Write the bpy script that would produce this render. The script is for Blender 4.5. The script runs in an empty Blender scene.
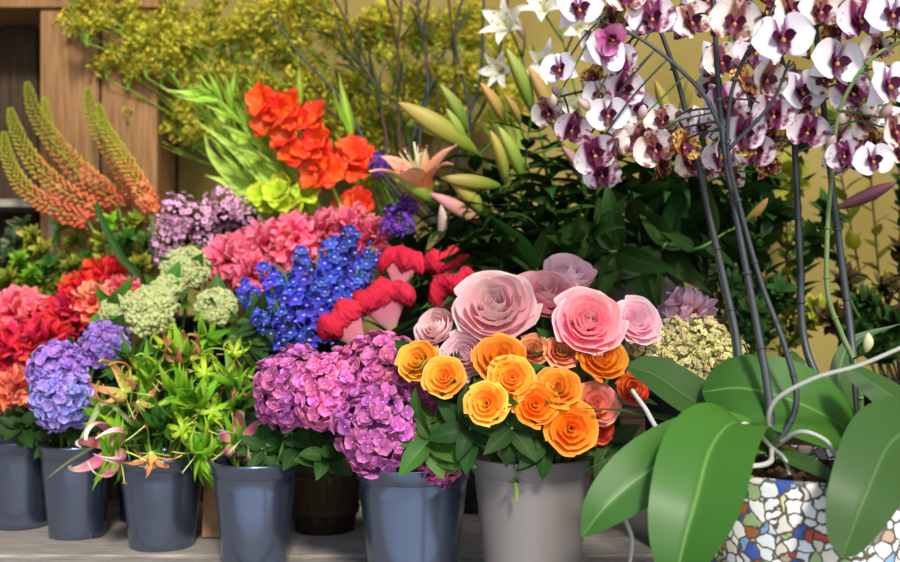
import bpy, math, random
import numpy as np
from mathutils import Vector, Matrix

SC = bpy.context.scene
COL = SC.collection
rnd = random.Random(11)
PI = math.pi
CAMZ, FOC = 0.72, 1100.0

def P(px, py, d):
    return np.array([(px-450)/FOC*d, d, CAMZ-(py-281)/FOC*d])

def V3(*a): return np.array(a, float)
def nrm(v):
    v = np.asarray(v, float); n = np.linalg.norm(v)
    return v/n if n > 1e-9 else np.array([0, 0, 1.0])

def lin(h):
    h = h.lstrip('#'); o = []
    for i in (0, 2, 4):
        c = int(h[i:i+2], 16)/255
        o.append(c/12.92 if c <= .04045 else ((c+.055)/1.055)**2.4)
    return (o[0], o[1], o[2], 1)

# ---------------------------------------------------------------- mesh builder
class MB:
    def __init__(s):
        s.V, s.F, s.U, s.R, s.M, s.n = [], [], [], [], [], 0
    def add(s, T, M=None, off=None, var=0.5, mi=0, sc=1.0):
        V, F, U = T[:3]
        W = V*sc
        if M is not None: W = W @ np.asarray(M).T
        if off is not None: W = W+off
        s.V.append(W); s.F.append(F+s.n); s.U.append(U)
        s.R.append(np.full(len(V), var) if np.isscalar(var) else var)
        s.M.append(np.full(len(F), mi)); s.n += len(V)
        return s
    def build(s, name, mats, smooth=True):
        me = bpy.data.meshes.new(name)
        V = np.concatenate(s.V); F = np.concatenate(s.F); U = np.concatenate(s.U); R = np.concatenate(s.R); M = np.concatenate(s.M)
        k = len(F)
        me.vertices.add(len(V)); me.vertices.foreach_set('co', V.astype(np.float32).ravel())
        me.loops.add(k*4); me.loops.foreach_set('vertex_index', F.astype(np.int32).ravel())
        me.polygons.add(k)
        me.polygons.foreach_set('loop_start', np.arange(k, dtype=np.int32)*4)
        me.polygons.foreach_set('material_index', M.astype(np.int32))
        me.polygons.foreach_set('use_smooth', np.full(k, smooth))
        uv = me.uv_layers.new(name='UVMap')
        uv.data.foreach_set('uv', U[F.ravel()].astype(np.float32).ravel())
        at = me.attributes.new('var', 'FLOAT', 'POINT')
        at.data.foreach_set('value', R.astype(np.float32))
        for m in (mats if isinstance(mats, (list, tuple)) else [mats]): me.materials.append(m)
        me.update(calc_edges=True)
        return me

def grid_faces(nv, nu, close=False):
    i = np.arange(nv-1)[:, None]; j = np.arange(nu if close else nu-1)[None, :]
    j2 = (j+1) % nu
    return np.stack([i*nu+j, i*nu+j2, (i+1)*nu+j2, (i+1)*nu+j], -1).reshape(-1, 4)

def grid_T(G, close=False):
    nv, nu = G.shape[:2]
    u, v = np.meshgrid(np.linspace(0, 1, nu), np.linspace(0, 1, nv))
    return (G.reshape(-1, 3), grid_faces(nv, nu, close), np.stack([u, v], -1).reshape(-1, 2))

PROF = {
    'round': lambda t: np.sin(PI*np.clip(t, 0, 1)**.75)**.55,
    'ovate': lambda t: np.sin(PI*np.clip(t, 0, 1)**.7)**.85,
    'lance': lambda t: np.sin(PI*np.clip(t, 0, 1)**.62)**1.25,
    'orch': lambda t: np.sin(PI*(.10+.90*np.clip(t, 0, 1))**1.12)**.75,
    'strap': lambda t: np.minimum(1, .35+t*3)*(1-t**5)**.6,
    'spat': lambda t: (.12+.88*t**.7)*(1-t**7)**.5,
    'ellip': lambda t: np.maximum(0, 1-(2*t-1)**2)**.5,
}
def petal(L=1, W=.6, prof='round', curl=0., cup=0., nu=4, nv=5, a0=0., ruf=0., rf=2., ph=0., twist=0., pw=1.):
    """local: base at origin, grows along +Y, faces +Z"""
    t = np.linspace(0, 1, nv); s = np.linspace(-1, 1, nu)
    th = a0+curl*t**pw
    dt = L/(nv-1)
    y = np.concatenate([[0], np.cumsum(np.cos((th[1:]+th[:-1])/2))*dt])
    z = np.concatenate([[0], np.cumsum(np.sin((th[1:]+th[:-1])/2))*dt])
    w = np.maximum(PROF[prof](t), .02)*W/2
    S, T = np.meshgrid(s, t)
    x = S*w[:, None]
    nz = cup*w[:, None]*S**2 + ruf*L*np.sin(rf*PI*S+ph+T*2)*T**1.2
    if twist:
        a = twist*T; nz = nz*np.cos(a)+x*np.sin(a); x = x*np.cos(a)
    Y = y[:, None]-np.sin(th)[:, None]*nz
    Z = z[:, None]+np.cos(th)[:, None]*nz
    return grid_T(np.stack([x, Y, Z], -1))

def R3(y, z):
    """matrix whose local Y -> y and local Z ~ z"""
    y = nrm(y); z = np.asarray(z, float); z = z-np.dot(z, y)*y
    if np.linalg.norm(z) < 1e-6: z = np.cross(y, [1, .3, .2])
    z = nrm(z); x = np.cross(y, z)
    return np.stack([x, y, z], 1)
def RZ(zdir, up=(0, 0, 1)):
    """matrix whose local Z -> zdir, local Y ~ up"""
    z = nrm(zdir); y = np.asarray(up, float); y = y-np.dot(y, z)*z
    if np.linalg.norm(y) < 1e-4: y = np.array([0, 1.0, 0])-z*z[1]
    y = nrm(y); return np.stack([np.cross(y, z), y, z], 1)
def rotz(a):
    c, s = math.cos(a), math.sin(a); return np.array([[c, -s, 0], [s, c, 0], [0, 0, 1.]])
def rotx(a):
    c, s = math.cos(a), math.sin(a); return np.array([[1, 0, 0], [0, c, -s], [0, s, c]])

def catmull(pts, n=6):
    p = [np.asarray(q, float) for q in pts]
    if len(p) == 2: return np.array([p[0]+(p[1]-p[0])*k/n for k in range(n+1)])
    p = [2*p[0]-p[1]]+p+[2*p[-1]-p[-2]]; o = []
    for i in range(1, len(p)-2):
        a, b, c, d = p[i-1:i+3]
        for k in range(n):
            t = k/n
            o.append(.5*(2*b+(c-a)*t+(2*a-5*b+4*c-d)*t*t+(3*b-a-3*c+d)*t**3))
    o.append(p[-2]); return np.array(o)

def tube_T(pts, rad, n=6, cap=True):
    pts = np.asarray(pts, float); m = len(pts)
    rad = np.full(m, rad) if np.isscalar(rad) else np.asarray(rad, float)
    tg = np.gradient(pts, axis=0); tg /= np.maximum(np.linalg.norm(tg, axis=1, keepdims=True), 1e-9)
    nr = np.cross(tg[0], [0.31, .2, .93]); nr = nrm(nr) if np.linalg.norm(nr) > 1e-3 else np.array([1., 0, 0])
    a = np.linspace(0, 2*PI, n, endpoint=False); G = []
    for i in range(m):
        nr = nrm(nr-np.dot(nr, tg[i])*tg[i]); b = np.cross(tg[i], nr)
        G.append(pts[i]+rad[i]*(np.cos(a)[:, None]*nr+np.sin(a)[:, None]*b))
    if cap:
        G = [np.repeat(pts[:1], n, 0)+(G[0]-pts[0])*.02]+G+[np.repeat(pts[-1:], n, 0)+(G[-1]-pts[-1])*.02]
    return grid_T(np.array(G), True)

def lathe_T(prof, n=40):
    a = np.linspace(0, 2*PI, n, endpoint=False)
    G = np.array([[(r*math.cos(t), r*math.sin(t), z) for t in a] for r, z in prof])
    return grid_T(G, True)

def ball_T(n=6, m=5):
    return lathe_T([(max(1e-4, math.sin(PI*k/m)), -math.cos(PI*k/m)) for k in range(m+1)], n)
BALL = ball_T()
BALL2 = ball_T(10, 8)

def box_T(x0, x1, y0, y1, z0, z1):
    V = np.array([(x, y, z) for z in (z0, z1) for y in (y0, y1) for x in (x0, x1)], float)
    F = np.array([(0, 2, 3, 1), (4, 5, 7, 6), (0, 1, 5, 4), (2, 6, 7, 3), (0, 4, 6, 2), (1, 3, 7, 5)])
    return (V, F, V[:, :2].copy())

def leaf_T(path, W, prof='lance', nrmhint=(0, 0, 1), fold=.25, nu=7, n=5, wav=0., ph=0., roll=0.):
    """blade along a 3D path; W full width"""
    c = catmull(path, n); m = len(c)
    tg = np.gradient(c, axis=0); tg /= np.linalg.norm(tg, axis=1, keepdims=True)
    t = np.linspace(0, 1, m); w = np.maximum(PROF[prof](t), .03)*W/2
    s = np.linspace(-1, 1, nu); G = []
    h = np.asarray(nrmhint, float)
    for i in range(m):
        z = h-np.dot(h, tg[i])*tg[i]
        z = nrm(z); x = np.cross(tg[i], z); h = z if np.linalg.norm(z) > .2 else h
        if roll: 
            cr, sr = math.cos(roll*t[i]), math.sin(roll*t[i]); x, z = x*cr+z*sr, z*cr-x*sr
        off = fold*np.abs(s)*w[i]+wav*w[i]*np.sin(t[i]*9+ph+s*1.5)*np.abs(s)
        G.append(c[i]+np.outer(s*w[i], x)+np.outer(off, z))
    return grid_T(np.array(G))

# ---------------------------------------------------------------- objects
def props(o, label=None, cat=None, group=None, kind=None):
    if label: o['label'] = label
    if cat: o['category'] = cat
    if group: o['group'] = group
    if kind: o['kind'] = kind
    return o
def thing(name, label, cat, loc=(0, 0, 0), group=None):
    o = bpy.data.objects.new(name, None); COL.objects.link(o)
    o.empty_display_size = .02; o.location = tuple(loc)
    return props(o, label, cat, group)
def part(name, me, parent, loc=None, rot=None, sc=1.0, label=None):
    o = bpy.data.objects.new(name, me); COL.objects.link(o)
    if parent is not None: o.parent = parent
    M = Matrix.Identity(4)
    if rot is not None:
        M = Matrix([list(r) for r in np.asarray(rot)]).to_4x4()
    o.rotation_euler = M.to_euler()
    if loc is not None: o.location = tuple(loc)
    o.scale = (sc,)*3 if np.isscalar(sc) else tuple(sc)
    if label: o['label'] = label
    return o
def struct(name, me):
    o = part(name, me, None); o['kind'] = 'structure'; return o
def rel(o, p): return np.asarray(p, float)-np.array(o.location)

# ---------------------------------------------------------------- materials
def newmat(name):
    m = bpy.data.materials.new(name); m.use_nodes = True
    nt = m.node_tree; nt.nodes.clear()
    out = nt.nodes.new('ShaderNodeOutputMaterial')
    return m, nt, out
def N(nt, t, **k):
    n = nt.nodes.new(t)
    for a, b in k.items(): setattr(n, a, b)
    return n
def ramp(nt, stops, interp='LINEAR'):
    r = N(nt, 'ShaderNodeValToRGB'); e = r.color_ramp.elements; r.color_ramp.interpolation = interp
    while len(e) < len(stops): e.new(.5)
    for k, (p, c) in enumerate(stops):
        e[k].position = p; e[k].color = lin(c) if isinstance(c, str) else c
    return r
def pmat(name, stops, hv=.03, vv=.35, rough=.55, trans=.3, rib=None, ribw=.05, blotch=None, bsc=40., bthr=.55, src='v', spec=.3, objv=.15, sub2=None):
    """plant tissue: colour runs along each petal/leaf (UV v) or by the attribute, with individual variation"""
    m, nt, out = newmat(name); L = nt.links.new
    uv = N(nt, 'ShaderNodeUVMap'); sep = N(nt, 'ShaderNodeSeparateXYZ'); L(uv.outputs[0], sep.inputs[0])
    at = N(nt, 'ShaderNodeAttribute', attribute_name='var')
    rp = ramp(nt, stops)
    L(sep.outputs['Y'] if src == 'v' else at.outputs['Fac'], rp.inputs[0])
    col = rp.outputs[0]
    if blotch:
        tc = N(nt, 'ShaderNodeTexCoord'); no = N(nt, 'ShaderNodeTexNoise'); no.inputs['Scale'].default_value = bsc; no.inputs['Detail'].default_value = 3
        L(tc.outputs['Object'], no.inputs['Vector'])
        mr = N(nt, 'ShaderNodeMapRange'); mr.inputs[1].default_value = bthr-.06; mr.inputs[2].default_value = bthr+.06
        L(no.outputs['Fac'], mr.inputs[0])
        mx = N(nt, 'ShaderNodeMix', data_type='RGBA'); L(mr.outputs[0], mx.inputs[0]); L(col, mx.inputs[6]); mx.inputs[7].default_value = lin(blotch)
        col = mx.outputs[2]
    if rib:
        sb = N(nt, 'ShaderNodeMath', operation='SUBTRACT'); L(sep.outputs['X'], sb.inputs[0]); sb.inputs[1].default_value = .5
        ab = N(nt, 'ShaderNodeMath', operation='ABSOLUTE'); L(sb.outputs[0], ab.inputs[0])
        mr = N(nt, 'ShaderNodeMapRange'); mr.inputs[1].default_value = 0; mr.inputs[2].default_value = ribw; mr.inputs[3].default_value = .8; mr.inputs[4].default_value = 0
        L(ab.outputs[0], mr.inputs[0])
        mx = N(nt, 'ShaderNodeMix', data_type='RGBA'); L(mr.outputs[0], mx.inputs[0]); L(col, mx.inputs[6]); mx.inputs[7].default_value = lin(rib)
        col = mx.outputs[2]
    hs = N(nt, 'ShaderNodeHueSaturation')
    mh = N(nt, 'ShaderNodeMapRange'); mh.inputs[3].default_value = .5-hv; mh.inputs[4].default_value = .5+hv
    oi = N(nt, 'ShaderNodeObjectInfo')
    va = at.outputs['Fac']
    if src != 'v': va = oi.outputs['Random']
    L(va, mh.inputs[0]); L(mh.outputs[0], hs.inputs['Hue'])
    mv = N(nt, 'ShaderNodeMapRange'); mv.inputs[3].default_value = 1-vv; mv.inputs[4].default_value = 1+vv
    f = N(nt, 'ShaderNodeMath', operation='FRACT'); mu = N(nt, 'ShaderNodeMath', operation='MULTIPLY'); mu.inputs[1].default_value = 7.31
    L(va, mu.inputs[0]); L(mu.outputs[0], f.inputs[0]); L(f.outputs[0], mv.inputs[0])
    mo = N(nt, 'ShaderNodeMapRange'); mo.inputs[3].default_value = 1-objv; mo.inputs[4].default_value = 1+objv
    L(oi.outputs['Random'], mo.inputs[0])
    mm = N(nt, 'ShaderNodeMath', operation='MULTIPLY'); L(mv.outputs[0], mm.inputs[0]); L(mo.outputs[0], mm.inputs[1])
    L(mm.outputs[0], hs.inputs['Value']); L(col, hs.inputs['Color'])
    b = N(nt, 'ShaderNodeBsdfPrincipled'); b.inputs['Roughness'].default_value = rough
    b.inputs['Specular IOR Level'].default_value = spec
    L(hs.outputs[0], b.inputs['Base Color'])
    if trans > 0:
        tr = N(nt, 'ShaderNodeBsdfTranslucent'); L(hs.outputs[0], tr.inputs[0])
        mi = N(nt, 'ShaderNodeMixShader'); mi.inputs[0].default_value = trans
        L(b.outputs[0], mi.inputs[1]); L(tr.outputs[0], mi.inputs[2]); L(mi.outputs[0], out.inputs[0])
    else:
        L(b.outputs[0], out.inputs[0])
    return m
def smat(name, color, rough=.6, noise=None, nsc=20., spec=.4, bump=0., stretch=(1, 1, 1), metal=0., thr=(.35, .65)):
    m, nt, out = newmat(name); L = nt.links.new
    b = N(nt, 'ShaderNodeBsdfPrincipled'); b.inputs['Roughness'].default_value = rough
    b.inputs['Specular IOR Level'].default_value = spec; b.inputs['Metallic'].default_value = metal
    b.inputs['Base Color'].default_value = lin(color)
    if noise or bump:
        tc = N(nt, 'ShaderNodeTexCoord'); mp = N(nt, 'ShaderNodeMapping'); mp.inputs['Scale'].default_value = stretch
        L(tc.outputs['Object'], mp.inputs[0])
        no = N(nt, 'ShaderNodeTexNoise'); no.inputs['Scale'].default_value = nsc; no.inputs['Detail'].default_value = 6
        L(mp.outputs[0], no.inputs['Vector'])
        if noise:
            rp = ramp(nt, [(thr[0], color), (thr[1], noise)]); L(no.outputs['Fac'], rp.inputs[0]); L(rp.outputs[0], b.inputs['Base Color'])
        if bump:
            bp = N(nt, 'ShaderNodeBump'); bp.inputs['Strength'].default_value = bump; bp.inputs['Distance'].default_value = .01
            L(no.outputs['Fac'], bp.inputs['Height']); L(bp.outputs[0], b.inputs['Normal'])
    L(b.outputs[0], out.inputs[0]); return m
# ---------------------------------------------------------------- palette
G_DARK = pmat('leaf_dark_green', [(0, '#1f3814'), (1, '#2b4c1c')], .02, .35, .55, .15, rib='#3c5c2c', spec=.14)
G_MID = pmat('leaf_mid_green', [(0, '#33581c'), (1, '#4a7a28')], .02, .35, .5, .25, rib='#648a42', spec=.2)
G_LIME = pmat('leaf_lime_green', [(0, '#5f9a1f'), (1, '#8fc62e')], .025, .3, .45, .35, rib='#b2d860', spec=.25)
G_OLIVE = pmat('leaf_olive', [(0, '#6f7a24'), (1, '#a0a636')], .03, .35, .55, .3, spec=.15)
G_GREY = pmat('leaf_grey_green', [(0, '#46573a'), (1, '#6a7a52')], .02, .3, .5, .25, spec=.35)
G_ORCH = pmat('orchid_leaf_green', [(0, '#4a7a2c'), (.5, '#3a6822'), (1, '#2f591c')], .008, .1, .4, .2, rib='#6f984a', ribw=.03, spec=.28, objv=.1)
G_ORCHD = pmat('orchid_leaf_deep_green', [(0, '#3f5f2a'), (1, '#365426')], .008, .1, .4, .15, rib='#587a42', ribw=.025, spec=.3, objv=.1)
STEM = pmat('stem_green', [(0, '#3d5f28'), (1, '#4f7a30')], .02, .2, .5, 0)
STEM_OLIVE = pmat('stem_olive', [(0, '#54683a'), (1, '#6a7c48')], .02, .2, .5, 0)
STEM_LIME = pmat('stem_lime', [(0, '#6f9a2f'), (1, '#8bb63c')], .02, .2, .5, 0)
STEM_DARK = pmat('stem_dark', [(0, '#3c4246'), (1, '#232a2c')], .02, .2, .45, 0, spec=.5)
TWIG = pmat('twig_brown', [(0, '#3b2d1d'), (1, '#4a3a22')], .02, .2, .7, 0)

# ---------------------------------------------------------------- blooms (local +Z is the way the bloom looks)
def rose_mesh(name, mat, seed, full=1.0, ruffle=0.03, layers=6, opening=1.0, few=False):
    r = random.Random(seed); b = MB(); nu, nv = 9, 9
    t = np.linspace(0, 1, nv); s = np.linspace(-1, 1, nu); S, T = np.meshgrid(s, t)
    phi = r.random()*6
    spec = [  # n, radius, height, half angle, flare
        (3, .09, .78, 1.55, .00), (3, .19, .82, 1.35, .02), (4, .32, .84, 1.2, .04), (5, .48, .82, 1.05, .07), (5, .66, .76, .98, .11), (6, .86, .66, .9, .17), (5, 1.0, .5, .85, .26)][:layers] if not few else [(3, .16, .66, 1.5, .0), (3, .36, .72, 1.35, .05), (4, .58, .70, 1.1, .12), (5, .82, .58, .9, .26), (5, 1.0, .42, .85, .4)]
    for k, (n, R, H, hw, fl) in enumerate(spec):
        for j in range(n):
            a = phi+2*PI*j/n+r.uniform(-.12, .12)
            Rj = R*r.uniform(.93, 1.07)*full; Hj = H*r.uniform(.93, 1.08)
            wd = hw*np.minimum(1, .25+T*1.6)*(1-.12*T**4)
            ang = a+S*wd
            rad = Rj*(np.sin(np.clip(T*1.2, 0, 1)*PI/2)**.75)*(1+.07*S)-.10*Rj*np.maximum(0, 1-fl*6)*T**3
            rad = rad+fl*opening*np.maximum(0, T-.62)**1.6*2.1
            z = Hj*T*(1-.22*S**2*T)-fl*opening*np.maximum(0, T-.72)**2*3.2
            z += ruffle*np.sin(S*5+a*3+k)*T**3
            rad += ruffle*.8*np.sin(S*6+a*5)*T**3
            G = np.stack([rad*np.cos(ang), rad*np.sin(ang), z], -1)
            b.add(grid_T(G), var=r.random())
        phi += 2.4
    return b.build(name, mat)

def fib(n, zmin=-1., zmax=1.):
    k = np.arange(n)+.5; z = zmax-(zmax-zmin)*k/n; a = k*2.399963; rr = np.sqrt(1-z*z)
    return np.stack([rr*np.cos(a), rr*np.sin(a), z], 1)

def hydrangea_mesh(name, mats, seed, n=150, R=1.0, fs=.44, zmin=-.6, squash=.9):
    """domed head of four-petalled florets"""
    r = random.Random(seed); b = MB()
    pts = [petal(.5, .74, 'round', curl=c, cup=.3, nu=5, nv=4, a0=.2, ruf=.07, ph=c*9) for c in (-.5, .1, .6, -.9)]
    for d in fib(n, zmin):
        d = nrm(d+np.array([r.gauss(0, .07) for _ in range(3)]))
        rad = R*r.uniform(.84, 1.06)*(1+.08*math.sin(d[0]*5+seed)*math.cos(d[1]*4))
        c = d*rad*np.array([1, 1, squash]); f = nrm(d+np.array([r.gauss(0, .32) for _ in range(3)]))
        B = RZ(f) @ rotz(r.random()*6); v = r.random(); s = fs*r.uniform(.8, 1.15)
        for q in range(4):
            b.add(pts[r.randrange(4)], B @ rotz(q*PI/2+r.gauss(0, .1)), c, min(1, max(0, v+r.gauss(0, .1))), 0, s)
        b.add(BALL, B, c+f*.01*R, .5, 1, .018*R)
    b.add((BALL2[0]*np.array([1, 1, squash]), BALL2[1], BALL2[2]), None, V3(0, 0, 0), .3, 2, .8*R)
    return b.build(name, mats)

def ruffle_mesh(name, mats, seed, n=70, R=1., L=.75, zmin=-.15, squash=.75):
    """carnation-like head of frilled petals"""
    r = random.Random(seed); b = MB()
    T = [petal(L, .6, 'spat', curl=c, cup=.15, nu=7, nv=5, a0=0., ruf=.08, rf=2.5, ph=c*11) for c in (.5, .9, .2, -.2, 1.2)]
    for d in fib(n, zmin):
        d = nrm(d+np.array([r.gauss(0, .1) for _ in range(3)])); d = d*np.array([1, 1, squash])
        x = nrm(np.cross(d, [r.gauss(0, 1), r.gauss(0, 1), r.gauss(0, 1)]))
        out = d*R*r.uniform(.22, .4)
        b.add(T[r.randrange(5)], R3(nrm(d)+x*.12, x), out, r.random(), 0, R*r.uniform(.8, 1.05))
    b.add((BALL2[0]*np.array([1, 1, squash]), BALL2[1], BALL2[2]), None, V3(0, 0, -.05*R), .4, 1, .5*R)
    return b.build(name, mats)

def dome_mesh(name, mats, seed, n=420, R=1., squash=.72):
    """tight dome of tiny buds in curled ridges"""
    r = random.Random(seed); b = MB()
    for d in fib(n, -.25):
        d = nrm(d+np.array([r.gauss(0, .03) for _ in range(3)]))
        w = 1+.1*math.sin(d[0]*9+seed)*math.sin(d[1]*8)+.06*math.sin(d[2]*11+d[0]*7)
        b.add(BALL, None, d*R*w*np.array([1, 1, squash]), r.random(), 0, R*r.uniform(.07, .12))
    b.add((BALL2[0]*np.array([1, 1, squash]), BALL2[1], BALL2[2]), None, None, .3, 1, .97*R)
    return b.build(name, mats)

def celosia_mesh(name, mat, matf, seed, W=1., th=.42, arch=.25, waves=1.5):
    """cockscomb: fat folded velvety crest (bumpy roll along X, bottom at z=0) and the flattened fan that carries it"""
    r = random.Random(seed); nu, nr = 60, 30; ph = r.random()*6
    u = np.linspace(-1, 1, nu); a = np.linspace(0, 2*PI, nr, endpoint=False)
    cx = W*u; cy = .14*np.sin(u*PI*waves+ph); cz = -arch*u**2+.05*np.sin(u*6+ph)
    rad = th*np.sqrt(np.clip(1-np.abs(u)**4.5, .0004, 1))*(1+.12*np.sin(u*8+ph*2))
    nz = np.array([[r.gauss(0, 1) for _ in range(nr)] for _ in range(nu)])
    rr = rad[:, None]*(1+.07*nz+.07*np.sin(a*5+ph)[None, :]*np.sin(u*14)[:, None])
    G = np.stack([cx[:, None]+.03*np.cos(a)[None, :]*0+0*rr, cy[:, None]+.8*rr*np.cos(a), cz[:, None]+1.05*rr*np.sin(a)], -1)
    T = grid_T(G, True); b = MB(); b.add(T, var=np.clip(.5+nz.ravel()*.2, 0, 1))
    crest = b.build(name, mat)
    rows = np.linspace(0, 1, 14); F = np.zeros((14, 40, 3)); s_ = np.linspace(0, 2*PI, 40, endpoint=False)
    for k, q in enumerate(rows):
        w = .1+(W*.82-.1)*q**1.1; t = .07+.13*q; z = -1.35*(1-q)+(-.04)
        x = w*np.cos(s_); y = t*np.sin(s_)*(1+.15*np.sin(x*9+ph)); uu = x/W
        F[k] = np.stack([x, y+np.interp(uu, u, cy)*q, z+(np.interp(uu, u, cz))*q], -1)
    fan = MB().add(grid_T(F, True)).build('fan', matf)
    return crest, fan

def star_floret(b, c, f, T, n, s, r, mi=0, eye=None, jit=.1, spin=None, eyes=.1):
    B = RZ(f) @ rotz(r.random()*6 if spin is None else spin); v = r.random()
    for q in range(n):
        b.add(T[r.randrange(len(T))], B @ rotz(q*2*PI/n+r.gauss(0, jit)), c, min(1, max(0, v+r.gauss(0, .12))), mi, s)
    if eye is not None: b.add(BALL, B, c+f*s*.08, .5, eye, s*eyes)

def orchid_flower(name, mp, ms, seed, back=.25):
    r = random.Random(seed); b = MB()
    pw = petal(.52, .72, 'round', curl=-back+r.uniform(-.1, .5), cup=.25, nu=8, nv=8, a0=.3, ruf=.02)
    se = petal(.5, .36, 'ovate', curl=-back-r.uniform(0, .4), cup=.2, nu=6, nv=8, a0=.05)
    for a, T, m in ((90, se, 1), (215, se, 1), (325, se, 1), (178+r.uniform(-8, 8), pw, 0), (2+r.uniform(-8, 8), pw, 0)):
        b.add(T, rotz(math.radians(a-90+r.uniform(-5, 5))), V3(0, 0, .012 if m == 0 else -.01), r.random(), m)
    b.add(tube_T([V3(0, 0, -.02), V3(0, .02, -.16), V3(0, .08, -.3)], .022, 6), mi=2)
    return b.build(name, [mp, ms, STEM])
def orchid_lip(name, ml, my):
    b = MB()
    b.add(petal(.32, .24, 'spat', curl=-1.3, cup=.35, nu=6, nv=6, a0=1.1), rotz(PI), V3(0, -.02, .02), .5, 0)
    for sx in (-1, 1):
        b.add(petal(.26, .22, 'round', curl=.5, cup=.3, nu=5, nv=5, a0=.6), rotz(PI+sx*1.5), V3(sx*.03, 0, .03), .3, 0)
    b.add((BALL2[0]*np.array([.045, .075, .045]), BALL2[1], BALL2[2]), None, V3(0, .02, .07), .5, 1)
    b.add((BALL2[0]*np.array([.04, .05, .05]), BALL2[1], BALL2[2]), None, V3(0, -.07, .09), .5, 2)
    return b.build(name, [ml, ml, my])

def lily_bud_mesh(name, mat, seed, W=.16):
    """unit length bud along +Z, six ribs"""
    r = random.Random(seed); n = 24; G = []
    for k in range(15):
        t = k/14; w = W*(math.sin(PI*min(1, .04+.96*t)**.85)**.75)*(.75+.35*t)*(1 if k < 14 else .3)
        a = np.linspace(0, 2*PI, n, endpoint=False); rr = w*(1-.13*np.abs(np.cos(a*1.5)))
        bend = .06*math.sin(t*PI)
        G.append(np.stack([rr*np.cos(a)+bend, rr*np.sin(a), np.full(n, t)], -1))
    b = MB(); b.add(grid_T(np.array(G), True), var=r.random())
    return b.build(name, mat)

def lily_open_mesh(name, mats, seed):
    r = random.Random(seed); b = MB()
    for q in range(6):
        W = .34 if q % 2 else .24
        T = petal(1., W*1.25, 'ovate', curl=-1.15+r.uniform(-.25, .25), cup=.3, nu=7, nv=12, a0=1.15, ruf=.02, rf=1.5, pw=2.)
        b.add(T, rotz(q*PI/3), V3(0, 0, 0), r.random(), 0)
    pet = b.build(name, mats[0]); b = MB()
    for q in range(6):
        a = q*PI/3+.4; p = catmull([(0, 0, .1), (.06*math.cos(a), .06*math.sin(a), .5), (.2*math.cos(a), .2*math.sin(a), .8)], 4)
        b.add(tube_T(p, .012, 5), mi=1); b.add((BALL[0]*np.array([.05, .018, .018]), BALL[1], BALL[2]), rotz(a+1), p[-1], .5, 2)
    b.add(tube_T([(0, 0, .1), (.02, 0, .55), (.03, .02, .9)], .016, 5), mi=1)
    return pet, b.build('stamens', mats)

def gloriosa_mesh(name, mats, seed, young=False):
    """nodding flower: local +Z up the recurved petals, stamens spread below"""
    r = random.Random(seed); b = MB()
    for q in range(6):
        a0 = -.3 if not young else -1.1
        T = petal(1.15, .2, 'lance', curl=(3.1 if not young else 1.8)+r.uniform(-.5, .4), cup=.25, nu=6, nv=14, a0=a0, ruf=.035, rf=1., ph=r.random()*6, twist=r.uniform(-1., 1.))
        b.add(T, rotz(q*PI/3+r.uniform(-.15, .15)), V3(0, 0, 0), r.random(), 0)
        a = q*PI/3+.5; e = V3(.62*math.cos(a), .62*math.sin(a), -.22+r.uniform(-.1, .1))
        b.add(tube_T(catmull([(0, 0, 0), (.3*math.cos(a), .3*math.sin(a), -.16), e], 4), .012, 5), mi=1)
        b.add((BALL[0]*np.array([.07, .02, .02]), BALL[1], BALL[2]), rotz(a+1.3), e, .5, 2)
    b.add(BALL, None, V3(0, 0, -.05), .5, 1, .07)
    return b.build(name, mats)

def glad_floret_mesh(name, mats, seed):
    r = random.Random(seed); b = MB()
    for q in range(6):
        T = petal(.75, .68, 'round', curl=-1.0+r.uniform(-.4, .3), cup=.25, nu=8, nv=8, a0=1.15, ruf=.07, rf=2.4, ph=r.random()*6)
        b.add(T, rotz(q*PI/3+r.uniform(-.1, .1)), V3(0, 0, .1 if q % 2 else .06), r.random(), 0)
    b.add(tube_T([(0, 0, -.25), (0, 0, .2)], [.05, .12], 7, False), mi=0)
    b.add(petal(.55, .16, 'lance', curl=.2, cup=.5, nu=5, nv=6, a0=1.2), None, V3(0, -.07, -.28), .5, 1)
    b.add(petal(.5, .16, 'lance', curl=.2, cup=.5, nu=5, nv=6, a0=1.2), rotz(PI), V3(0, .07, -.28), .4, 1)
    return b.build(name, mats)

def glad_bud_mesh(name, mats, seed):
    b = MB()
    b.add(petal(1., .15, 'lance', curl=.3, cup=.9, nu=6, nv=9, a0=0), None, None, .3, 0)
    b.add(petal(.8, .13, 'lance', curl=.1, cup=-.9, nu=6, nv=9, a0=.12), None, V3(0, 0, .02), .8, 0)
    b.add(petal(.75, .08, 'lance', curl=.7, cup=.4, nu=5, nv=8, a0=.1), rotz(.28), V3(0, .1, .02), .6, 0)
    return b.build(name, mats)

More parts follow.
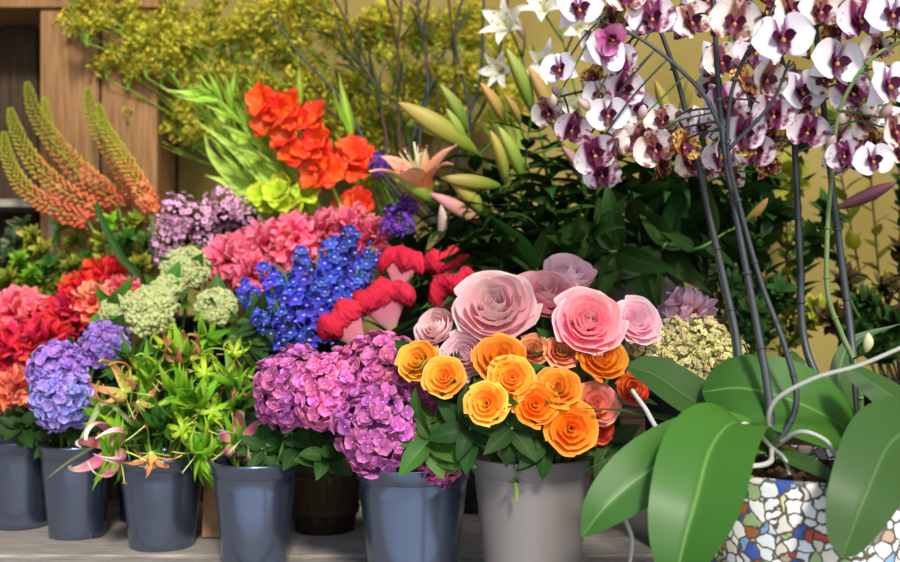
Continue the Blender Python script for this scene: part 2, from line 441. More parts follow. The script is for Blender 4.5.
# ---------------------------------------------------------------- buckets
BUCKETS = {}
def bucket(key, x, y, h, r, rb, label, mat, z0=0., group='florist buckets', handle=False):
    o = thing('flower_bucket', label, 'bucket', (x, y, z0), group)
    t = .004
    band = .14*h
    prof = [(rb*.2, .004), (rb-.006, .004), (rb, .0), (rb+.002, .004)]
    prof += [(rb+(r-rb)*k, h*k) for k in np.linspace(.06, 1-band/h, 8)]
    prof = [(.001, .004)]+[(rb-.004, .0), (rb, .003)]+[(rb+(r-rb)*k, h*k) for k in np.linspace(.06, 1-band/h, 8)]
    rr = rb+(r-rb)*(1-band/h)
    prof += [(rr+.001, h-band+.001), (rr+.005, h-band+.003), (r+.005, h-.008), (r+.007, h-.006), (r+.008, h-.002), (r+.005, h), (r-t, h-.001), (r-t-.001, h-.01)]
    prof += [(rb+(r-rb)*k-t-.001, h*k) for k in np.linspace(.9, .05, 7)]+[(.001, .012)]
    part('body', MB().add(lathe_T(prof, 56)).build('bucket_body', mat), o)
    w = MB().add(lathe_T([(.001, h*.55), (rb+(r-rb)*.55-.008, h*.55)], 40)).build('water', WATER)
    part('water', w, o, label='dark water inside')
    BUCKETS[key] = dict(p=V3(x, y, z0), h=h, r=r, rb=rb)
    return o
WATER = smat('bucket_water', '#1a211f', .05)

_cnt = {}
def stem_path(key, head, hd, sag=0.0, mid=None):
    B = BUCKETS[key]; c = _cnt[key] = _cnt.get(key, 0)+1
    a = c*2.399; q = B['rb']*.75*math.sqrt((c*.37) % 1)
    base = B['p']+V3(q*math.cos(a), q*math.sin(a), .02)
    d = np.asarray(head)[:2]-B['p'][:2]; n = np.linalg.norm(d); d = d/max(n, 1e-6)
    rim = B['p']+V3(d[0]*min(n, B['r']-.03), d[1]*min(n, B['r']-.03), B['h']+.01)
    rim[:2] += V3(math.cos(a), math.sin(a))*.012
    pts = [base, rim]
    head = np.asarray(head, float); hd = nrm(hd)
    if mid is not None: pts.append(np.asarray(mid, float))
    elif n > B['r'] and head[2] < rim[2]+.09:
        pts.append(.5*(rim+head)+V3(0, 0, .05+max(0, rim[2]-head[2])*.6))
    pts.append(head-hd*.035); pts.append(head-hd*.004)
    return catmull(pts, 7), base

def foliage_mesh(name, path, n, L, W, mat, seed, prof='lance', t0=.35, t1=.95, droop=-.6, fold=.2, up=.5, nu=5, nv=7, mats=None, lift=.0):
    """leaf blades set along a stem path (already local)"""
    r = random.Random(seed); b = MB(); m = len(path)
    T = [petal(1, W/L, prof, curl=droop*k, cup=fold, nu=nu, nv=nv, a0=.15) for k in (.5, 1, 1.5)]
    for k in range(n):
        t = t0+(t1-t0)*(k+.5)/n; f = t*(m-1); i = min(m-2, int(f)); p = path[i]+(path[i+1]-path[i])*(f-i)
        tg = nrm(path[i+1]-path[i]); a = k*2.4+r.uniform(-.4, .4)
        x = nrm(np.cross(tg, [.2, .1, 1.])) if abs(tg[2]) < .95 else np.array([1., 0, 0]); y = np.cross(tg, x)
        out = x*math.cos(a)+y*math.sin(a)
        d = nrm(out+tg*up+V3(0, 0, lift)); b.add(T[r.randrange(3)], R3(d, tg-out*.3), p, r.random(), 0, L*r.uniform(.75, 1.15))
    return b.build(name, mats or mat)

def cut_stem(kind, label, cat, group, key, head, hd, bloom=None, sc=1., bloom_name='bloom', stem_r=.004, stem_m=None,
             fol=None, spin=0., mid=None, fname='foliage'):
    """one cut flower standing in a bucket: Empty at its stem end > stem, bloom, foliage"""
    path, base = stem_path(key, head, hd, mid=mid)
    o = thing(kind, label, cat, base, group)
    lp = path-base
    part('stem', MB().add(tube_T(lp, np.linspace(stem_r*1.2, stem_r*.8, len(lp)), 6)).build('stem', stem_m or STEM), o)
    if bloom is not None:
        part(bloom_name, bloom, o, rel(o, head), RZ(hd) @ rotz(spin), sc)
    if fol:
        part(fname, foliage_mesh(fname, lp, **fol), o)
    return o, lp
# ================================================================ SETTING
WOODG = smat('weathered_grey_wood', '#a39c92', .8, '#777069', 9, .2, .35, (1, 14, 6))
WOODB = smat('brown_wood', '#96704a', .7, '#7a5836', 7, .25, .25, (9, 6, .8))
WOODT = smat('tan_wood', '#b39069', .7, '#8f6d4a', 6, .25, .2, (9, 6, .8))
WOODD = smat('dark_wood', '#4a3a2b', .8, '#33281d', 6, .2, .25, (9, 6, .8))
WALLM = smat('ochre_plaster', '#97874c', .85, '#84743e', 2.5, .15)
CEILM = smat('added_ceiling_tone', '#8d8878', .9)
SIDEM = smat('added_side_wall_dark', '#3d382e', .9)  # kept dark for contrast in the bucket reflections
PAVEM = smat('pavement', '#c2c6cc', .9, '#aeb2b8', 3)
BUCKM = smat('bucket_plastic_charcoal', '#77849e', .22, spec=.5, metal=.9)
BUCKT = smat('bucket_plastic_lit_taupe', '#96908e', .4, spec=.45, metal=.5)  # same bucket plastic; the light on it put into a warmer, lighter tone
BUCKD = smat('bucket_plastic_shaded', '#1c1e22', .5)  # near-black copy for back buckets, their shade put into the colour
BUCKG = smat('vase_pale_grey', '#a9a8a6', .5)
DARKP = smat('dark_gap_and_hoop', '#2e2a1c', .8)

def sbox(name, *a, m=None): return struct(name, MB().add(box_T(*a)).build(name, m, False))
sbox('floor', -8, 8, -14, 4.4, -.85, -.75, m=PAVEM)
sbox('wall_back', -3.2, 3.2, 4.3, 4.4, -.75, 2.9, m=WALLM)
sbox('added_wall_left', -2.75, -2.65, -.8, 4.3, -.75, 2.9, m=SIDEM)  # unseen wall added and run forward to narrow the bucket highlights
sbox('added_wall_right', 3.0, 3.1, 1.4, 4.3, -.75, 2.9, m=SIDEM)  # unseen wall added for dark bucket reflections, set back for the sun
sbox('added_ceiling', -3.2, 3.2, 3.1, 4.4, 2.9, 3.0, m=CEILM)  # unseen ceiling added to dim the back, trimmed to let sun in
a, b_ = P(156, 0, 4.2), P(172, 0, 4.2)
sbox('dark_gap_post_1', a[0], b_[0], 4.2, 4.3, -.75, 2.9, m=DARKP)  # dark post added for the dark gap beside the cabinet

def box_thing(name, label, cat, parts, loc=(0, 0, 0), group=None):
    o = thing(name, label, cat, loc, group)
    for nm, a, m in parts:
        bm = MB().add(box_T(*a))
        ob = part(nm, bm.build(nm, m, False), o, -np.array(loc, float))
        bv = ob.modifiers.new('edge', 'BEVEL'); bv.width = .004; bv.segments = 2
    return o
pl = []; y = 1.62; k = 0
while y < 3.55:
    w = (.20, .235, .19, .215)[k % 4]
    pl.append(('board', (-2.6 if y > 2.3 else .25, 1.9, y, min(y+w-.008, 3.61), -.032-.003*(k % 3), -.003*(k % 3)), WOODG)); y += w; k += 1
pl += [('leg', (x, x+.08, yy, yy+.08, -.75, -.038), WOODG) for x in (-2.5, -.4, 1.7) for yy in (2.5, 3.4)]+[('leg', (x, x+.08, 1.7, 1.78, -.75, -.038), WOODG) for x in (.3, 1.7)]
box_thing('display_table', 'weathered grey plank display table under the flower buckets', 'table', pl, (-.35, 2.6, -.75))
box_thing('raised_shelf', 'dark wooden raised shelf behind the front flower buckets', 'shelf',
    [('top_board', (-2.6, 1.9, 3.62, 4.18, .27, .30), WOODD), ('front_board', (-2.6, 1.9, 3.62, 3.65, -.75, .268), WOODD)], (-.35, 3.9, -.75))
# cabinet of upright boards at the left
x0, x1, xm = P(40, 0, 3.9)[0], P(157, 0, 3.9)[0], P(100, 0, 3.9)[0]
zt = P(0, 9, 3.9)[2]; zs = P(0, 200, 3.9)[2]; xl = -2.3; xp = P(52, 0, 3.86)[0]
cp = [('front_board', (x0, xm-.004, 3.9, 3.93, .302, zt), WOODB), ('front_board', (xm+.004, x1, 3.9, 3.93, .302, zt), WOODB),
      ('top_board', (xl, x1+.01, 3.885, 4.17, zt+.002, zt+.035), WOODB), ('side_board', (x1-.03, x1-.002, 3.932, 4.17, .302, zt), WOODB)]
xx = xl
while xx < x1-.25:
    cp.append(('back_board', (xx, min(xx+.15, x1-.03)-.006, 4.145, 4.17, .302, zt), WOODD)); xx += .15
cp += [('shelf_board', (xl, x0-.003, 3.86, 4.14, zs-.028, zs), WOODG), ('post', (xp-.014, xp+.014, 3.86, 3.896, .302, zs-.03), WOODG)]
box_thing('wooden_cabinet', 'brown wooden plank cabinet with an open dark shelf at its left', 'cabinet', cp, (-1.6, 4.0, .302))

# tan board leaning between two buckets, brown barrel
o = thing('wooden_plank', 'tan wooden plank standing upright between two grey buckets', 'plank', P(213, 556, 3.1)*V3(1, 1, 0))
pb = part('board', MB().add(box_T(-.028, .028, -.012, .012, .0, .30)).build('board', WOODT, False), o, None, rotx(-.12))
BARM = smat('barrel_wood', '#463525', .8, '#2f2318', 10, .25, .3, (8, 8, .7))
o = thing('barrel_planter', 'dark brown wooden barrel planter standing between the buckets', 'planter', (-.365, 3.2, 0))
part('staves', MB().add(lathe_T([(.001, .0), (.085, 0), (.1, .08), (.103, .15), (.1, .22), (.09, .22), (.088, .15), (.001, .14)], 44)).build('staves', BARM), o)
for z in (.05, .17):
    part('hoop', MB().add(lathe_T([(.095 if z < .1 else .1025, z), (.1 if z < .1 else .106, z), (.103 if z < .1 else .1065, z+.018), (.098 if z < .1 else .1025, z+.018)], 44)).build('hoop', DARKP), o)
part('soil', MB().add(lathe_T([(.001, .2), (.088, .2)], 30)).build('soil', smat('soil', '#2a2119', .95)), o)

# buckets ---------------------------------------------------------
def bx(px, d): return (px-450)/FOC*d
bucket('A0', bx(-34, 3.36), 3.36, .26, .1, .075, 'dark bucket cut off by the left picture edge', BUCKM)
bucket('A', bx(21, 3.25), 3.25, .255, .1, .075, 'charcoal bucket under the salmon flowers, leftmost whole one', BUCKM)
bucket('B', bx(77, 3.12), 3.12, .262, .1, .076, 'charcoal bucket under the lavender blue hydrangea', BUCKM)
bucket('C', bx(162, 3.0), 3.0, .25, .116, .086, 'charcoal bucket under the lime green gloriosa lilies', BUCKM)
bucket('D', bx(255, 2.79), 2.79, .268, .108, .08, 'charcoal bucket right of the gloriosa lilies with open rim showing', BUCKM)
bucket('E', bx(413, 2.66), 2.66, .285, .137, .104, 'large charcoal bucket under the purple hydrangeas', BUCKM)
bucket('F', bx(532, 2.58), 2.58, .315, .14, .107, 'large grey bucket, lit to taupe, under the orange roses', BUCKT)
bucket('S4', -.92, 3.36, .40, .11, .085, 'tall bucket hidden behind the gloriosa lilies, holding pale green heads', BUCKD, group='back row buckets')
bucket('S1', -.62, 3.26, .42, .11, .085, 'tall bucket hidden behind the bucket with the open rim, holding delphiniums', BUCKD, group='back row buckets')
bucket('S2', -.42, 3.47, .44, .11, .085, 'tall bucket hidden behind the blue delphiniums, holding coral pink blooms', BUCKD, group='back row buckets')
bucket('S3', -.08, 3.06, .42, .11, .085, 'tall bucket hidden behind the purple hydrangeas, holding crimson cockscombs', BUCKD, group='back row buckets')
bucket('S5', -1.22, 3.5, .42, .11, .085, 'tall bucket hidden behind the lavender hydrangea, holding red ruffled flowers', BUCKD, group='back row buckets')
bucket('S6', .63, 2.95, .42, .11, .085, 'tall bucket hidden behind the taupe bucket, holding small cream flowers', BUCKD, group='back row buckets')
bucket('T6', -1.62, 3.78, .3, .11, .085, 'bucket of leafy greens on raised shelf at far left', BUCKD, .3, 'raised shelf buckets')
bucket('T1', -1.22, 3.78, .3, .1, .08, 'bucket holding the foxtail lilies on the raised shelf', BUCKD, .3, 'raised shelf buckets')
bucket('T2', -.86, 3.78, .3, .1, .08, 'bucket holding the mauve waxflowers on the raised shelf', BUCKD, .3, 'raised shelf buckets')
bucket('T3', -.42, 3.76, .32, .11, .085, 'bucket holding the gladioli on the raised shelf', BUCKD, .3, 'raised shelf buckets')
bucket('T4', .1, 3.5, .55, .12, .09, 'tall bucket hidden behind the roses, holding lilies', BUCKD, 0, 'back row buckets')
bucket('T5', .66, 3.8, .56, .15, .11, 'tall pale grey vase behind the pink roses', BUCKG, .3, 'raised shelf buckets')
bucket('U1', -.64, 4.02, .35, .11, .085, 'bucket by the back wall holding feathery yellow-green sprays, left one', BUCKD, .3, 'raised shelf buckets')
bucket('U2', -.12, 4.02, .35, .11, .085, 'bucket by the back wall holding feathery yellow-green sprays, middle one', BUCKD, .3, 'raised shelf buckets')
bucket('U3', .3, 3.98, .35, .11, .085, 'bucket by the back wall holding bare dark twigs', BUCKD, .3, 'raised shelf buckets')

# ================================================================ FRONT ROW
TOCAM = V3(0, -1, 0)
def hd(x, z, y=-1.): return nrm(V3(x, y, z))
rose_pink = pmat('rose_pink_petal', [(0, '#f08aa0'), (.5, '#fabec6'), (1, '#ffe4e2')], .012, .12, .6, .3)
rose_rosy = pmat('rose_rosy_petal', [(0, '#ea6484'), (.5, '#f398aa'), (1, '#facccf')], .012, .12, .6, .3)
rose_pale = pmat('rose_pale_petal', [(0, '#eaa8ba'), (.6, '#f2c8d4'), (1, '#f8e0e6')], .012, .1, .6, .3)
rose_orng = pmat('rose_orange_petal', [(0, '#ee8410'), (.5, '#f6981f'), (1, '#fbb043')], .012, .12, .6, .35)
rose_yelo = pmat('rose_amber_petal', [(0, '#f39a1c'), (.5, '#fbaf32'), (1, '#ffc558')], .012, .12, .6, .35)
rose_corl = pmat('rose_coral_petal', [(0, '#d26a3a'), (.5, '#e68a5c'), (1, '#eeaa82')], .015, .15, .6, .3)
rose_salm = pmat('rose_salmon_petal', [(0, '#ee6a50'), (.5, '#f58f72'), (1, '#fbb79c')], .015, .15, .6, .3)
rose_rdor = pmat('rose_red_orange_petal', [(0, '#f8d8b0'), (.35, '#f0703a'), (1, '#e63a2a')], .015, .15, .6, .3)
RM = {}
for k, m in dict(pink=rose_pink, rosy=rose_rosy, pale=rose_pale, orange=rose_orng, amber=rose_yelo, coral=rose_corl, salmon=rose_salm, redor=rose_rdor).items():
    RM[k] = [rose_mesh('rose_bloom', m, 3+7*j+len(k), full=1.0, ruffle=(.03 if k in ('pink', 'rosy', 'pale') else .035), layers=(7, 6, 7)[j], opening=(.6, .4, .75)[j], few=k not in ('pink', 'rosy', 'pale')) for j in range(3)]
SEPAL = MB()
for q in range(5): SEPAL.add(petal(.8, .26, 'lance', curl=-.6, cup=.2, nu=4, nv=6, a0=.3), rotz(q*2*PI/5), V3(0, 0, 0), .5)
SEPAL.add(BALL2, None, V3(0, 0, .02), .4, 0, .24)
SEPAL = SEPAL.build('sepals', G_MID)
def rose(px, py, d, dia, h, col, var, label, nleaf=3, key='F', sc3=None):
    R = dia/2/FOC*d/1.08*(1.06 if col in ('orange', 'amber', 'salmon') else 1.02)
    head = P(px, py+3, d)-np.asarray(h)*R*.45
    fol = dict(n=nleaf+3, L=.075, W=.042, mat=G_DARK if nleaf < 4 else G_MID, seed=int(px), prof='ovate', t0=.64, t1=.8, droop=-.5) if nleaf else None
    kind = 'rose'
    o, lp = cut_stem(kind, label, 'rose', 'roses in the taupe bucket', key, head, h, RM[col][var], R, fol=fol, spin=px*.37)
    bl = [c for c in o.children if c.name.startswith('bloom')][0]
    part('sepals', SEPAL, bl, None, None, .8)
    return o
rose(494, 303, 2.50, 86, hd(-.15, .75), 'pink', 0, 'largest full pale pink rose, left of the pink group')
rose(588, 318, 2.44, 72, hd(.05, .55), 'rosy', 2, 'round pink rose with rosy swirled centre, above the orange rose at right')
rose(546, 291, 2.58, 70, hd(.1, 1.1), 'rosy', 0, 'bright pink rose between the largest pale one and the swirled one')
rose(570, 271, 2.70, 62, hd(.2, 1.2), 'pale', 1, 'pale pink rose at the very top against dark leaves')
rose(436, 325, 2.54, 52, hd(-.7, .75), 'pink', 1, 'pink rose at far left of the pink group, beside crimson cockscomb')
rose(637, 317, 2.54, 52, hd(.25, .6), 'pale', 2, 'small pale lilac-pink rose right of the swirled pink one')
rose(466, 351, 2.47, 54, hd(-.3, .4), 'pale', 0, 'loose pale pink rose hanging below the largest pink one')
rose(417, 357, 2.46, 44, hd(-.4, .6), 'amber', 1, 'amber rose at far left of the orange group, touching purple hydrangea')
rose(444, 373, 2.41, 42, hd(-.2, .5), 'amber', 0, 'light amber rose second from left, below the loose pink rose')
rose(500, 353, 2.40, 52, hd(-.1, .8), 'orange', 0, 'wide orange rose directly below the largest pink rose')
rose(486, 400, 2.33, 42, hd(-.2, .25), 'amber', 2, 'open amber rose facing outward, lowest at the left')
rose(512, 374, 2.36, 46, hd(.0, .5), 'amber', 0, 'amber rose in the middle just above the lowest open one')
rose(536, 400, 2.34, 46, hd(.1, .4), 'orange', 1, 'orange rose in the middle beside a dark leaf')
rose(558, 383, 2.37, 44, hd(.1, .8), 'orange', 2, 'bright orange rose right of centre below the coral buds')
rose(603, 353, 2.42, 50, hd(.25, .7), 'orange', 1, 'orange rose at right directly below the swirled pink rose')
rose(572, 425, 2.35, 50, hd(.1, .2), 'orange', 0, 'lowest orange rose, drooping over the taupe bucket rim')
rose(533, 346, 2.44, 36, hd(-.1, .7), 'coral', 1, 'small brownish coral rose bud, left one of two')
rose(562, 348, 2.44, 36, hd(.1, .7), 'coral', 2, 'small brownish coral rose bud, right one of two')
rose(597, 400, 2.40, 46, hd(.25, .5), 'salmon', 0, 'salmon pink rose right of the lowest orange rose')
rose(633, 385, 2.42, 36, hd(.4, .6), 'redor', 1, 'small red-orange rose at far right beside the orchid leaf')
rose(600, 424, 2.42, 34, hd(.4, .2), 'redor', 2, 'small red rose tucked under the salmon one')

# purple hydrangeas -------------------------------------------------
hyd_mag = pmat('hydrangea_magenta', [(0, '#c44a98'), (.45, '#e470b4'), (1, '#f09ccc')], .035, .22, .6, .25)
hyd_vio = pmat('hydrangea_violet', [(0, '#ac4aa0'), (.45, '#cc66b4'), (1, '#e292c8')], .04, .22, .6, .25)
hyd_blu = pmat('hydrangea_lavender', [(0, '#7464be'), (.45, '#9686d6'), (1, '#bcaee8')], .035, .2, .6, .25)
hyd_lil = pmat('hydrangea_lilac', [(0, '#8a5cc4'), (.45, '#a67cd8'), (1, '#c6a2e6')], .035, .2, .6, .25)
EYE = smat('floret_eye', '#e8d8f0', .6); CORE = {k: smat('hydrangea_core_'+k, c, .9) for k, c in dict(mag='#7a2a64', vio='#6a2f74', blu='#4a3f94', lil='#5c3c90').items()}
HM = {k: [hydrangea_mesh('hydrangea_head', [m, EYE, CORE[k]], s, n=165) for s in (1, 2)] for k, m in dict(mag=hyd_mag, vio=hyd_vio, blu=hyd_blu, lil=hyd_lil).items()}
def hydr(px, py, d, dia, h, col, v, label, key, grp, leaf=True):
    R = dia/2/FOC*d/1.02
    head = P(px, py, d)-np.asarray(h)*R*.55
    o, lp = cut_stem('hydrangea', label, 'hydrangea', grp, key, head-np.asarray(h)*0, h, None, stem_r=.005,
        fol=dict(n=5, L=.12, W=.075, mat=G_DARK, seed=int(px), prof='ovate', t0=.7, t1=.93, droop=-.7) if leaf else None)
    part('flower_head', HM[col][v], o, rel(o, P(px, py, d)), RZ(h) @ rotz(px), R)
    return o
g = 'purple hydrangeas'
hydr(294, 388, 2.72, 80, hd(-.4, .8), 'vio', 0, 'violet hydrangea head at far left, over the bucket with open rim', 'D', g)
hydr(332, 390, 2.6, 74, hd(-.3, .5), 'mag', 1, 'pink-magenta hydrangea head, second from left', 'E', g)
hydr(383, 374, 2.62, 82, hd(0, 1), 'mag', 0, 'magenta hydrangea head at the top of the purple group', 'E', g)
hydr(379, 428, 2.50, 84, hd(-.1, .2), 'vio', 1, 'largest magenta-violet hydrangea head hanging over the bucket front', 'E', g)
hydr(418, 398, 2.6, 61, hd(.5, .5), 'mag', 1, 'magenta hydrangea head at right, next to the amber roses', 'E', g)
hydr(438, 460, 2.56, 50, hd(.3, .05), 'mag', 0, 'small magenta hydrangea head peeping out below green leaves', 'E', g, False)
g = 'lavender hydrangeas'
hydr(58, 370, 3.02, 56, hd(-.1, .6), 'lil', 0, 'lavender hydrangea head at left, upper one over the charcoal bucket', 'B', g)
hydr(62, 398, 2.98, 59, hd(0, .2), 'blu', 1, 'lavender blue hydrangea head, lowest at left over the bucket rim', 'B', g)
hydr(105, 344, 3.1, 45, hd(.3, .9), 'lil', 1, 'small lilac hydrangea head right of the lavender ones', 'B', g)

# gloriosa lilies ---------------------------------------------------
glo_g = pmat('gloriosa_lime_petal', [(0, '#b8d838'), (.6, '#a4cc30'), (1, '#d0d860')], .02, .2, .5, .35)
glo_o = pmat('gloriosa_peach_petal', [(0, '#c8d850'), (.35, '#e8b070'), (.75, '#e88868'), (1, '#d8d060')], .02, .2, .5, .3)
glo_p = pmat('gloriosa_striped_petal', [(0, '#e8dca0'), (.3, '#b85068'), (.6, '#d89098'), (.8, '#f0e4cc'), (1, '#f4ecd8')], .02, .15, .5, .25)
glo_r = pmat('gloriosa_red_petal', [(0, '#d8c060'), (.4, '#e06858'), (1, '#d84848')], .02, .15, .5, .25)
FIL = pmat('gloriosa_filament', [(0, '#b8cc60'), (1, '#c8d080')], .02, .2, .5, 0); ANT = smat('anther', '#8a5a20', .8)
GM = {k: [gloriosa_mesh('gloriosa_flower', [m, FIL, ANT], s+5, s == 2) for s in (0, 1, 2)] for k, m in dict(g=glo_g, o=glo_o, p=glo_p, r=glo_r).items()}
def glor(pts, label, seed):
    px, py, d, sz, h, col, v = pts[0]
    o, lp = cut_stem('gloriosa_lily', label, 'gloriosa lily', 'gloriosa lilies', 'C', P(px, py, d), (0, -.3, 1), None, stem_m=STEM_LIME,
        fol=dict(n=20, L=.10, W=.026, mat=G_LIME, seed=seed, t0=.45, t1=1., droop=.8, up=.7))
    for px, py, d, sz, h, col, v in pts:
        part('flower', GM[col][v], o, rel(o, P(px, py, d)), RZ(h) @ rotz(px*.7), sz/2/FOC*d/.5)
        if (px, py) != pts[0][:2]:
            q = rel(o, P(px, py, d)); near = lp[np.argmin(np.linalg.norm(lp[8:]-q, axis=1))+8-3]
            part('side_stem', MB().add(tube_T(catmull([near, .5*(near+q)+V3(0, 0, .03), q], 6), .0022, 5)).build('side_stem', STEM_LIME), o)
    return o
glor([(114, 448, 2.82, 58, hd(-.4, .1, -1), 'p', 1), (122, 390, 2.86, 48, hd(-.5, .6), 'o', 0)], 'gloriosa lily at left with striped pink flower beside the bucket', 1)
glor([(201, 448, 2.84, 46, hd(.1, .9, -.4), 'g', 0), (151, 452, 2.84, 30, hd(0, 1, -.4), 'o', 2), (150, 470, 2.83, 18, hd(0, -1, -.4), 'r', 2)], 'gloriosa lily with yellow-green star flower hanging over the bucket rim', 2)
glor([(238, 441, 2.80, 50, hd(.4, .3), 'p', 0), (222, 382, 2.9, 34, hd(.1, -.9), 'g', 2)], 'gloriosa lily at right with striped flower over the open rim bucket', 3)
glor([(184, 356, 2.98, 40, hd(.1, 1), 'o', 1), (166, 345, 3.02, 30, hd(-.2, 1), 'g', 0), (234, 352, 3.0, 26, hd(.5, 1), 'g', 1)], 'gloriosa lily at the top of the lime group with peach flower', 4)
glor([(145, 375, 2.9, 34, hd(-.4, .8), 'g', 1), (137, 402, 2.86, 30, hd(-.4, .5), 'o', 2)], 'gloriosa lily with lime flower left of the middle', 5)
glor([(178, 392, 2.84, 36, hd(0, .6), 'g', 2), (183, 429, 2.82, 28, hd(0, .3), 'g', 1)], 'gloriosa lily in the middle with drooping lime flowers', 6)
glor([(236, 382, 2.92, 20, hd(.4, .8), 'r', 2), (212, 410, 2.85, 30, hd(.3, .4), 'g', 0), (205, 372, 2.9, 30, hd(.3, .9), 'g', 1)], 'gloriosa lily at right with small red bud', 7)
for k, (px, py, d) in enumerate([(140, 430, 2.9), (185, 415, 2.9), (170, 370, 2.98), (105, 415, 2.92), (160, 425, 2.86), (215, 430, 2.88), (150, 360, 3.0), (205, 340, 3.05), (240, 405, 2.95), (195, 400, 2.84), (125, 360, 3.02)]):
    cut_stem('gloriosa_shoot', 'bright green leafy gloriosa shoot without flower among the gloriosa lilies', 'shoot', 'flowerless gloriosa shoots', 'C', P(px, py, d), hd(.5*(px-170)/60, .8), None, stem_m=STEM_LIME,
        stem_r=.003, fol=dict(n=26, L=.10, W=.028, mat=G_LIME if k % 2 else G_MID, seed=50+k, t0=.35, t1=1., droop=.9, up=.6))

# leafy collars under the roses and hydrangeas -----------------------
for k, (px, py, d, L, m, lab) in enumerate([
    (428, 440, 2.44, .15, G_MID, 'broad green leaf sprig between purple hydrangea and roses'),
    (470, 428, 2.40, .12, G_DARK, 'dark leaf sprig below the lowest amber rose'),
    (512, 428, 2.36, .11, G_DARK, 'dark leaf sprig over the middle of the taupe bucket'),
    (545, 440, 2.38, .11, G_DARK, 'dark leaf sprig left of the lowest orange rose'),
    (610, 440, 2.44, .12, G_DARK, 'dark leaf sprig at the right of the taupe bucket'),
    (455, 405, 2.46, .11, G_DARK, 'dark leaf sprig left of the lowest amber rose')]):
    cut_stem('leaf_sprig', lab, 'leaf sprig', 'leaf sprigs among the roses', 'F', P(px, py, d), hd(.1*(px-520)/50, .3), None,
        fol=dict(n=13, L=L*.8, W=L*.38, mat=m, seed=80+k, prof='ovate', t0=.7, t1=1., droop=-.8, up=.3))
for k, (px, py, d, key, lab) in enumerate([(300, 445, 2.72, 'D', 'dark leafy sprig below the violet hydrangea'), (20, 425, 3.1, 'A', 'dark leafy sprig below the salmon flowers'), (100, 400, 3.05, 'B', 'dark leafy sprig right of the lavender hydrangea'), (325, 455, 2.62, 'E', 'dark leafy sprig left of the largest hydrangea head'), (262, 448, 2.75, 'D', 'dark leafy sprig over the open rim of the bucket'), (85, 425, 3.02, 'B', 'dark leafy sprig over the rim under the lavender hydrangea'), (50, 440, 3.1, 'A', 'dark leafy sprig between the two leftmost whole buckets')]):
    cut_stem('leaf_sprig', lab, 'leaf sprig', 'dark sprigs in the front buckets', key, P(px, py, d), hd(.1, .5), None,
        fol=dict(n=14, L=.075, W=.042, mat=G_DARK, seed=120+k, prof='ovate', t0=.55, t1=1., droop=-.7, up=.3))
# ================================================================ SECOND ROW
def stem_thing(kind, label, cat, group, key, pts, r=.004, mat=None, n=7, taper=.5):
    """stem from a bucket's bottom through its mouth, then along world points"""
    B = BUCKETS[key]; c = _cnt[key] = _cnt.get(key, 0)+1; a = c*2.399
    q = B['rb']*.75*math.sqrt((c*.37) % 1)
    base = B['p']+V3(q*math.cos(a), q*math.sin(a), .02)
    d = np.asarray(pts[0])[:2]-B['p'][:2]; L = np.linalg.norm(d); d = d/max(L, 1e-6)
    rim = B['p']+V3(d[0]*min(L, B['r']-.03), d[1]*min(L, B['r']-.03), B['h']+.01)
    path = catmull([base, rim]+[np.asarray(p, float) for p in pts], n)
    o = thing(kind, label, cat, base, group); lp = path-base
    part('stem', MB().add(tube_T(lp, np.linspace(r, r*taper, len(lp)), 6)).build('stem', mat or STEM), o)
    return o, lp

# reds at the left
ruf = {}
CORE2 = smat('bloom_core', '#7a1c28', .9)
for nm, st in dict(crimson=[(0, '#a81030'), (.6, '#d8213f'), (1, '#e83a50')], coralpink=[(0, '#d83a58'), (.6, '#ee5f74'), (1, '#f58a92')],
        red=[(0, '#b01818'), (.6, '#dd2a22'), (1, '#ea4530')], coral=[(0, '#d8553f'), (.6, '#ee7a5c'), (1, '#f5a084')], hot=[(0, '#e03a64'), (.5, '#f8648a'), (1, '#fd90a4')]).items():
    m = pmat('frilled_petal_'+nm, st, .012, .15, .6, .3)
    ruf[nm] = [ruffle_mesh('ruffled_bloom', [m, CORE2], s, 80) for s in (3, 4)]
def ruff(px, py, d, dia, h, col, v, label, key, grp, kind='carnation', cat='flower'):
    R = dia/2/FOC*d/.98
    o, lp = cut_stem(kind, label, cat, grp, key, P(px, py, d)-np.asarray(h)*R*.4, h, None, stem_r=.004,
        fol=dict(n=6, L=.09, W=.04, mat=G_DARK, seed=int(px+py), prof='ovate', t0=.7, t1=.92, droop=-.6))
    part('bloom', ruf[col][v], o, rel(o, P(px, py, d)-np.asarray(h)*R*.2), RZ(h) @ rotz(px), R*1.05)
    return o
g = 'red ruffled flowers at left'
ruff(18, 312, 3.4, 62, hd(-.1, 1), 'coralpink', 0, 'coral pink ruffled flower at far left above the crimson ones', 'S5', g)
ruff(8, 350, 3.28, 58, hd(-.3, .6), 'crimson', 0, 'crimson ruffled flower cut by the left picture edge', 'S5', g)
ruff(42, 340, 3.28, 60, hd(0, .8), 'crimson', 1, 'crimson ruffled flower touching the top of the lavender hydrangea', 'S5', g)
ruff(70, 310, 3.36, 52, hd(.1, .9), 'crimson', 0, 'crimson ruffled flower left of the coral ones', 'S5', g)
ruff(84, 287, 3.46, 46, hd(0, 1), 'red', 0, 'red ruffled flower left of the topmost red one', 'S5', g)
ruff(106, 276, 3.5, 52, hd(.2, 1), 'red', 1, 'topmost bright red ruffled flower, below the foxtail lilies', 'S5', g)
ruff(96, 302, 3.36, 46, hd(.2, .6), 'coral', 0, 'coral ruffled flower beside the smallest pale green head', 'S5', g)
ruff(12, 388, 3.22, 52, hd(-.1, .5), 'coral', 1, 'salmon ruffled flower low at far left beside the lavender hydrangea', 'A', g)
ruff(122, 292, 3.42, 40, hd(.2, .6), 'coralpink', 1, 'small coral pink ruffled flower right of the red ones', 'S5', g)
g = 'coral pink ruffled flowers'
